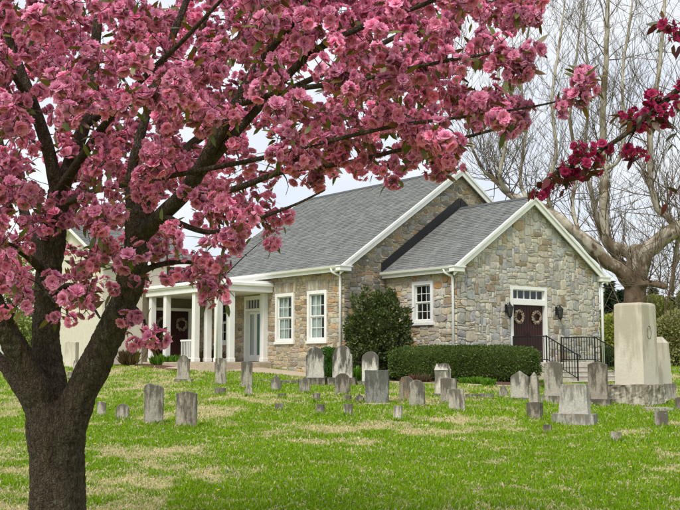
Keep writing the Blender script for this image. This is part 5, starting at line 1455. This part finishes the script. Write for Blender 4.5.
slimb([(640, 260, 0, 16), (622, 248, .3, 14), (608, 240, .5, 13), (603, 215, .6, 12), (604, 170, .7, 11), (603, 120, .8, 9), (606, 60, .9, 7.5), (608, 0, 1, 6), (612, -70, 1, 4)], mb=tm)
slimb([(640, 262, 0, 16), (624, 266, .8, 12), (613, 254, 1.2, 10), (602, 236, 1.4, 7), (592, 200, 1.6, 6), (586, 150, 1.8, 5), (588, 90, 2, 4), (584, 20, 2.2, 3)], mb=tm)
slimb([(641, 254, 0, 18), (660, 241, -.3, 17), (682, 226, -.6, 16), (704, 204, -.8, 14), (722, 168, -1, 12), (734, 110, -1.2, 9), (742, 40, -1.2, 6)], mb=tm)
slimb([(677, 229, -.5, 9), (668, 216, -.2, 9), (657, 208, 0, 9), (652, 190, .2, 9), (650, 150, .4, 8), (654, 108, .6, 7), (660, 60, .8, 5.5), (664, 0, 1, 4.5), (660, -60, 1, 3)])
slimb([(638, 284, -.3, 9), (652, 283, -.8, 9), (668, 287, -1.2, 8.5)], mb=tm)
slimb([(672, 296, .5, 4), (674, 272, .4, 5), (676, 250, .2, 5.5), (680, 232, 0, 7)])
slimb([(604, 170, .7, 6), (618, 160, .2, 5), (624, 130, 0, 4.5), (622, 80, 0, 4), (630, 20, .2, 3)])
slimb([(553, 212, -.6, 6), (548, 190, -1, 5), (556, 150, -1.4, 4.2), (552, 100, -1.6, 3.6), (560, 40, -1.6, 3)])
slimb([(510, 193, .6, 6), (500, 176, .2, 5), (505, 140, 0, 4), (498, 95, -.3, 3), (502, 40, -.4, 2.4)])
slimb([(530, 203, 0, 6), (520, 178, .6, 4.6), (526, 130, 1, 3.8), (522, 80, 1.2, 3), (530, 20, 1.2, 2.5)])
slimb([(495, 180, 1, 6), (482, 168, 1.4, 4), (470, 140, 1.8, 3), (466, 100, 2, 2.2)])
slimb([(580, 236, -.8, 6), (572, 205, -.2, 5), (578, 170, .2, 4.5), (570, 120, .6, 4), (576, 60, .8, 3)])
slimb([(682, 226, -.6, 8), (690, 180, 0, 7), (684, 130, .4, 6), (690, 70, .6, 5), (688, 0, .8, 4)])
slimb([(700, 206, -.8, 8), (690, 240, -1.2, 6), (676, 262, -1.5, 5), (670, 290, -1.6, 3)])
so = tm.obj('trunk', M_SYC, syc)
rm = so.modifiers.new('blend', 'REMESH'); rm.mode = 'VOXEL'; rm.voxel_size = .045; rm.use_smooth_shade = True
sm = so.modifiers.new('soften', 'SMOOTH'); sm.factor = .6; sm.iterations = 8
tag(big.obj('limbs', M_SYC, syc), kind='stuff')
tw = MB()
def shoot(p, d, L, r, lvl):
    n = 4; pts = [Vector(p)]; q = Vector(p); d = Vector(d).normalized()
    for k in range(n):
        d = (d + Vector((rs.gauss(0, .13), rs.gauss(0, .13), .10 + rs.gauss(0, .08)))).normalized(); q = q + d * (L / n); pts.append(q.copy())
    tw.tube([x - syc.location for x in pts], [max(.006, r * (1 - .72 * k / n)) for k in range(n + 1)], 4 if r > .03 else 3)
    if lvl > 0:
        for _ in range(rs.randint(2, 4)):
            i = rs.randint(1, n - 1); a = rs.uniform(0, 6.28); s = rs.uniform(.45, .9)
            shoot(pts[i], d + Vector((math.cos(a) * s, math.sin(a) * s, rs.uniform(-.1, .3))), L * rs.uniform(.3, .6), max(.008, r * .5), lvl - 1)
for (p, r) in sn:
    k = 3 if r < .16 else (2 if r < .22 else 1)
    for _ in range(k):
        if rs.random() < (.55 if r < .22 else .3):
            a = rs.uniform(0, 6.28); s = rs.uniform(.1, .8); z = rs.uniform(.2, 1) if rs.random() < .8 else rs.uniform(-.4, .1)
            shoot(p, (math.cos(a) * s, math.sin(a) * s, z), rs.uniform(1.4, 4.6), max(.012, min(.032, r * .22)), 2)
twig_o = tw.obj('twigs', M_TWIG, syc); tag(twig_o, kind='stuff')
print('syc tris', len(tw.f))

# ------------------------------------------------------------------ background planting and far things
YG = [(.32, .38, .05), (.38, .42, .07), (.24, .31, .05), (.38, .36, .11)]
OLV = [(.30, .28, .12), (.36, .32, .16), (.26, .29, .09), (.22, .24, .08)]
CON = [(.045, .075, .035), (.06, .09, .045), (.035, .055, .03)]
def bg(name, label, cat, px, wpx, row_top, y, n, size, cols, seed, amp=.28, core=.75, wr=.35, sq=2.2, group='trees and shrubs behind the graveyard', clump=.9, cores=True):
    x = at(px, 360, y).x; z = gz(x, y); h = at(px, row_top, y).z - z; w = wpx * y / FPX / 2
    return shrub(name, label, cat, (x, y, z), (w, w * .8, h / 2), n, size, cols, seed, sq=sq, amp=amp, core=core, wr=wr, group=group, clump=clump, cores=cores)
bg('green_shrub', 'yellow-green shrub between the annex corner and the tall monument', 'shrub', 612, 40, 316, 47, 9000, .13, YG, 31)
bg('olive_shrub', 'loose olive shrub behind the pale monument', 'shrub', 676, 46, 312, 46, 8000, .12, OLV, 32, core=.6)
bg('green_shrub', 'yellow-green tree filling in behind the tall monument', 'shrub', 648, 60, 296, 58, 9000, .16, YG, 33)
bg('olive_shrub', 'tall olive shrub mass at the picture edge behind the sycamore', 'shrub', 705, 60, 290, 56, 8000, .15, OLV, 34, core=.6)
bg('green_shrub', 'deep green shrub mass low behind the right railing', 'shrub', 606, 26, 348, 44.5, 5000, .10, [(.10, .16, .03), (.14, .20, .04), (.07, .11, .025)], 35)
def conifer(px, wpx, top, y, label, seed):
    x = at(px, 360, y).x; z = gz(x, y); h = at(px, top, y).z - z; R0 = wpx * y / FPX / 2; rng = np.random.default_rng(seed)
    o = empty('conifer_tree', (x, y, z)); tag(o, label, 'tree', 'dark conifers behind the sycamore')
    mb = MB(); mb.tube([(0, 0, -.1), (0, 0, h * .95)], [.14, .03], 7); mb.obj('trunk', M_BARKB, o)
    n = 2200; t = rng.random(n) ** .8; a = rng.random(n) * 6.283; tier = (np.floor(t * 14) + (1 - (t * 14 % 1))) / 14
    rad = R0 * (1 - t) * (.35 + .65 * ((t * 14) % 1 < .7)) * np.sqrt(rng.random(n)) * (.75 + .35 * np.sin(a * 3 + seed)); rad = np.abs(rad)
    P = np.stack([rad * np.cos(a), rad * np.sin(a), h * (.08 + .92 * t) - rad * .25], 1); D = np.stack([np.cos(a), np.sin(a), rng.normal(-.3, .3, n)], 1)
    col = np.array(CON)[rng.integers(0, 3, n)] * (.7 + .6 * rng.random((n, 1)))
    leaves('crown', P, D, .34 * (.6 + .8 * rng.random(n)), .16, col, M_LEAF, o, seed)
conifer(611, 16, 282, 62, 'dark conifer showing between the annex corner and the sycamore', 41)
conifer(622, 18, 290, 66, 'dark conifer close against the sycamore trunk', 42)
conifer(655, 22, 288, 68, 'dark conifer just past the sycamore trunk', 43)
conifer(676, 20, 298, 64, 'dark conifer at the picture edge under the sycamore limb', 44)
# pale spring tree and white house far off beyond the cherry
def leafy_tree(px, wpx, top, bottom, y, cols, label, seed, n=9000, size=.16):
    x = at(px, 360, y).x; z = gz(x, y); zt = at(px, top, y).z - z; zb_ = at(px, bottom, y).z - z; w = wpx * y / FPX / 2; rng = np.random.default_rng(seed)
    o = empty('leafy_tree', (x, y, z)); tag(o, label, 'tree', 'far leafy trees'); rr = random.Random(seed)
    mb = MB(); mb.tube([(0, 0, -.1), (.1, 0, zb_), (0, .1, (zb_ + zt) / 2), (0, 0, zt * .95)], [.22, .17, .1, .03], 8)
    cs = []
    for k in range(16):
        a = rr.uniform(0, 6.28); q = rr.uniform(.2, .85); c = Vector((w * q * math.cos(a), w * q * .8 * math.sin(a), rr.uniform(zb_, zt * .93))); cs.append((c, rr.uniform(.3, .5) * w)); mb.tube([(0, 0, max(zb_ * .8, c.z * .7)), c * .6 + Vector((0, 0, c.z * .35)), c], [.07, .045, .012], 5)
    mb.obj('trunk', M_BARKB, o)
    P, D = [], []
    for c, r in cs:
        m = n // 16; d = rng.normal(size=(m, 3)); d /= np.linalg.norm(d, axis=1)[:, None]; P.append(np.array(c) + d * r * rng.random((m, 1)) ** .45); D.append(d + rng.normal(0, .6, (m, 3)))
    P, D = np.concatenate(P), np.concatenate(D); col = np.array(cols)[rng.integers(0, len(cols), len(P))] * (.75 + .5 * rng.random((len(P), 1)))
    leaves('crown', P, D, size * (.6 + .8 * rng.random(len(P))), .36, col, M_LEAF, o, seed)
SPR = [(.30, .36, .10), (.38, .42, .16), (.24, .30, .08)]
leafy_tree(6, 66, 248, 338, 62, SPR, 'pale spring-green tree seen past the left limb of the cherry', 51)
leafy_tree(-30, 80, 225, 330, 70, SPR, 'larger pale spring-green tree at the left picture edge', 52)
leafy_tree(58, 50, 290, 345, 76, [(.10, .16, .04), (.13, .19, .05), (.08, .12, .03)], 'mid green far tree behind the fork of the cherry', 53)
wh = at(24, 366, 66); hroot = empty('white_house', (wh.x, 66, gz(wh.x, 66)), math.radians(12)); tag(hroot, 'small white house far off seen through the cherry limbs', 'house')
mb = MB(); mb.box(-2.2, 2.2, -1.5, 1.5, -.2, 2.0); mb.obj('wall', M_WHITE, hroot)
mb = MB(); mb.prism([(-2.5, 1.95), (2.5, 1.95), (1.6, 3.0), (-1.6, 3.0)], -1.7, 1.7, lambda u, v, d: (u, d, v)); mb.obj('roof', simple('grey_roof', (.14, .14, .15)), hroot)
for x in (-1.2, .2): mb = MB(); mb.box(x, x + .6, -1.53, -1.505, .7, 1.6); mb.obj('window', M_DARK, hroot)
mb = MB(); mb.box(1.3, 2.0, -1.53, -1.505, 0, 1.7); mb.obj('door', M_DARK, hroot)
# far wood and hill closing the view
rw = np.random.default_rng(9); n = 26000
wx = rw.uniform(-170, 170, n); wy = 150 + 25 * rw.random(n); hh = 5.5 + 3.5 * fbm(wx * .06, wx * 0 + 3, 2, 3) + 2.0 * fbm(wx * .35, wx * 0, 4, 2)
P = np.stack([wx, wy, 1.2 + rw.random(n) ** .7 * hh], 1); D = rw.normal(size=(n, 3)) + np.array([0, -.3, .3])
col = np.array([(.10, .13, .05), (.14, .15, .07), (.12, .11, .07), (.06, .08, .04)])[rw.integers(0, 4, n)] * (.7 + .6 * rw.random((n, 1)))
tag(leaves('treeline', P, D, .9 * (.6 + .8 * rw.random(n)), .4, col, M_LEAF, None, 8), kind='stuff')
hx_ = np.linspace(-900, 900, 91); hv = []
for k, (yy, zz_) in enumerate(((420, 0.0), (520, .55), (640, 1.0), (760, .9), (900, 0.))):
    for x in hx_: hv.append((x, yy + 30 * math.sin(x * .01), 1.2 + zz_ * (18 + 14 * math.sin(x * .006 + 1.2) + 5 * math.sin(x * .021)) - (1 if zz_ == 0 else 0)))
nh = len(hx_); mb = MB(); mb.mesh(hv, [(r * nh + i, r * nh + i + 1, (r + 1) * nh + i + 1, (r + 1) * nh + i) for r in range(4) for i in range(nh - 1)], None, True)
hill = mb.obj('hills', simple('wooded_hill', (.10, .13, .12), 1., .3, .05)); tag(hill, kind='structure')

# ------------------------------------------------------------------ turf: short mown blades, dead straw between, taller tufts at the stones
rg = np.random.default_rng(4)
def seg_dist(x, y, pts):
    d = np.full(len(x), 1e9)
    for (a, b), (c, e) in zip(pts, pts[1:]):
        L = (c - a) ** 2 + (e - b) ** 2; t = np.clip(((x - a) * (c - a) + (y - b) * (e - b)) / L, 0, 1); d = np.minimum(d, np.hypot(x - a - t * (c - a), y - b - t * (e - b)))
    return d
def turf_free(x, y):
    ok = (seg_dist(x, y, PATH_PTS) > np.where(y > 36.6, .62, .32)) & (seg_dist(x, y, bed_pts) > np.where(x > 2.4, .98, .75)) & (seg_dist(x, y, bed2_pts) > .45)
    dx, dy = x - NAVE.x, y - NAVE.y; lx, ly = dx * math.cos(TH) + dy * math.sin(TH), -dx * math.sin(TH) + dy * math.cos(TH)
    ok &= ~((lx > -.1) & (lx < NW + .1) & (ly > -.1)) & ~((lx > AX0 - .1) & (lx < AX1 + .1) & (ly > AY - .1) & (ly < .1)) & ~((lx > -2.9) & (lx < 0) & (ly > 4.5)) & ~((lx > WX0) & (lx < 0) & (ly > NL))
    ok &= ~((lx > AX0 + 2.4) & (lx < AX0 + 5.9) & (ly > AY - 3.3) & (ly < AY))
    ok &= (np.hypot(x - CB[0], y - CB[1]) > .26)
    return ok
XS, YS = [], []
for (y0, y1, dens) in ((4, 10, 120), (10, 13, 2000), (13, 17, 1350), (17, 22, 800), (22, 28, 430), (28, 35, 250), (35, 44, 150), (44, 58, 40)):
    w = .40 * y1 + 1.5; n = int(2 * w * (y1 - y0) * dens); x = rg.uniform(-w, w, n); y = rg.uniform(y0, y1, n); k = np.abs(x) < .385 * y + 1.0; XS.append(x[k]); YS.append(y[k])
x, y = np.concatenate(XS), np.concatenate(YS); k = turf_free(x, y); x, y = x[k], y[k]
s = straw(x, y); n = len(x)
hgt = (.030 + .035 * fbm(x * 1.2, y * 1.2, 31, 3) + .02 * rg.random(n)) * (1 - .45 * s) * (1 + np.clip((y - 15) / 40, 0, .5))
extra = []
for (gx0, gy0, r, h) in GRAVES:
    m = int(260 * max(.25, r)); a = rg.uniform(-1, 1, m); extra.append(np.stack([gx0 + a * r * 1.15, gy0 - .05 - np.abs(rg.normal(0, .07, m)) - .05 * r, np.full(m, 1.)], 1))
ex = np.concatenate(extra); x = np.concatenate([x, ex[:, 0]]); y = np.concatenate([y, ex[:, 1]]); hgt = np.concatenate([hgt, rg.uniform(.06, .14, len(ex))]); s = np.concatenate([s, np.full(len(ex), .1)]); n = len(x)
print('blades', n)
z = gz_np(x, y)
dead = rg.random(n) < np.clip(s * .85 + .07, 0, 1)
g = rg.random((n, 1)); base = fbm(x * .8, y * .8, 21, 3)[:, None]
green = np.array([.170, .315, .007]) * (.65 + .7 * g) + np.array([.05, .035, 0]) * (base * .8)
dry = np.array([.58, .52, .31]) * (.7 + .5 * g)
col = np.where(dead[:, None], dry, green)
a = rg.uniform(0, 6.283, n); lean = rg.normal(0, .45, n) + np.where(dead, .5, 0); wv = (.0032 + .00022 * y) * rg.uniform(.7, 1.3, n) * 1.3
ca, sa = np.cos(a), np.sin(a); b = rg.uniform(0, 6.283, n)
ox, oy = np.cos(b) * lean * hgt, np.sin(b) * lean * hgt
B0 = np.stack([x - ca * wv, y - sa * wv, z - .005], 1); B1 = np.stack([x + ca * wv, y + sa * wv, z - .005], 1); M0 = np.stack([x + ox * .35 + ca * wv * .7, y + oy * .35 + sa * wv * .7, z + hgt * .6], 1); T0 = np.stack([x + ox, y + oy, z + hgt * np.sqrt(np.clip(1 - lean ** 2 * .3, .3, 1))], 1)
V = np.stack([B0, B1, M0, T0], 1).reshape(-1, 3); bi = np.arange(n)[:, None] * 4
T = np.concatenate([bi + np.array([[0, 1, 2]]), bi + np.array([[0, 2, 3]])], 1).reshape(-1, 3)
gr = np_obj('grass', V, T, M_GRASS, None, np.repeat(col, 4, axis=0)); tag(gr, 'short green lawn with patches of dry straw', 'grass', kind='stuff')
# dandelions and violets in the lawn
def specks(name, label, n, cols, size, yr, seed, sel=None):
    r = np.random.default_rng(seed); y = r.uniform(*yr, n); x = r.uniform(-.34, .34, n) * y
    if sel: k = sel(x, y); x, y = x[k], y[k]
    k = turf_free(x, y); x, y = x[k], y[k]; V, T, Cc = [], [], []; nv = 0
    for i in range(len(x)):
        h = gz(x[i], y[i]) + r.uniform(.04, .08); m = 7; R_ = size * r.uniform(.7, 1.3); c = np.array(cols[r.integers(0, len(cols))])
        vs = [(x[i], y[i], h + R_ * .4)] + [(x[i] + R_ * math.cos(6.283 * k / m), y[i] + R_ * math.sin(6.283 * k / m), h + r.uniform(-.2, .2) * R_) for k in range(m)]
        V += vs; T += [(nv, nv + 1 + k, nv + 1 + (k + 1) % m) for k in range(m)]; Cc += [c] * (m + 1); nv += m + 1
    o = np_obj(name, np.array(V), np.array(T), M_LEAF, None, np.array(Cc)); tag(o, label, 'flowers', kind='stuff')
specks('dandelion_flowers', 'scattered yellow dandelions in the lawn', 90, [(.75, .55, .02), (.8, .6, .05)], .017, (12, 32), 61)
specks('violet_flowers', 'tiny purple violets in the near lawn', 420, [(.22, .14, .42), (.30, .20, .50)], .010, (11, 14.5), 62, lambda x, y: fbm(x * .6, y * .6, 77, 3) > .5)
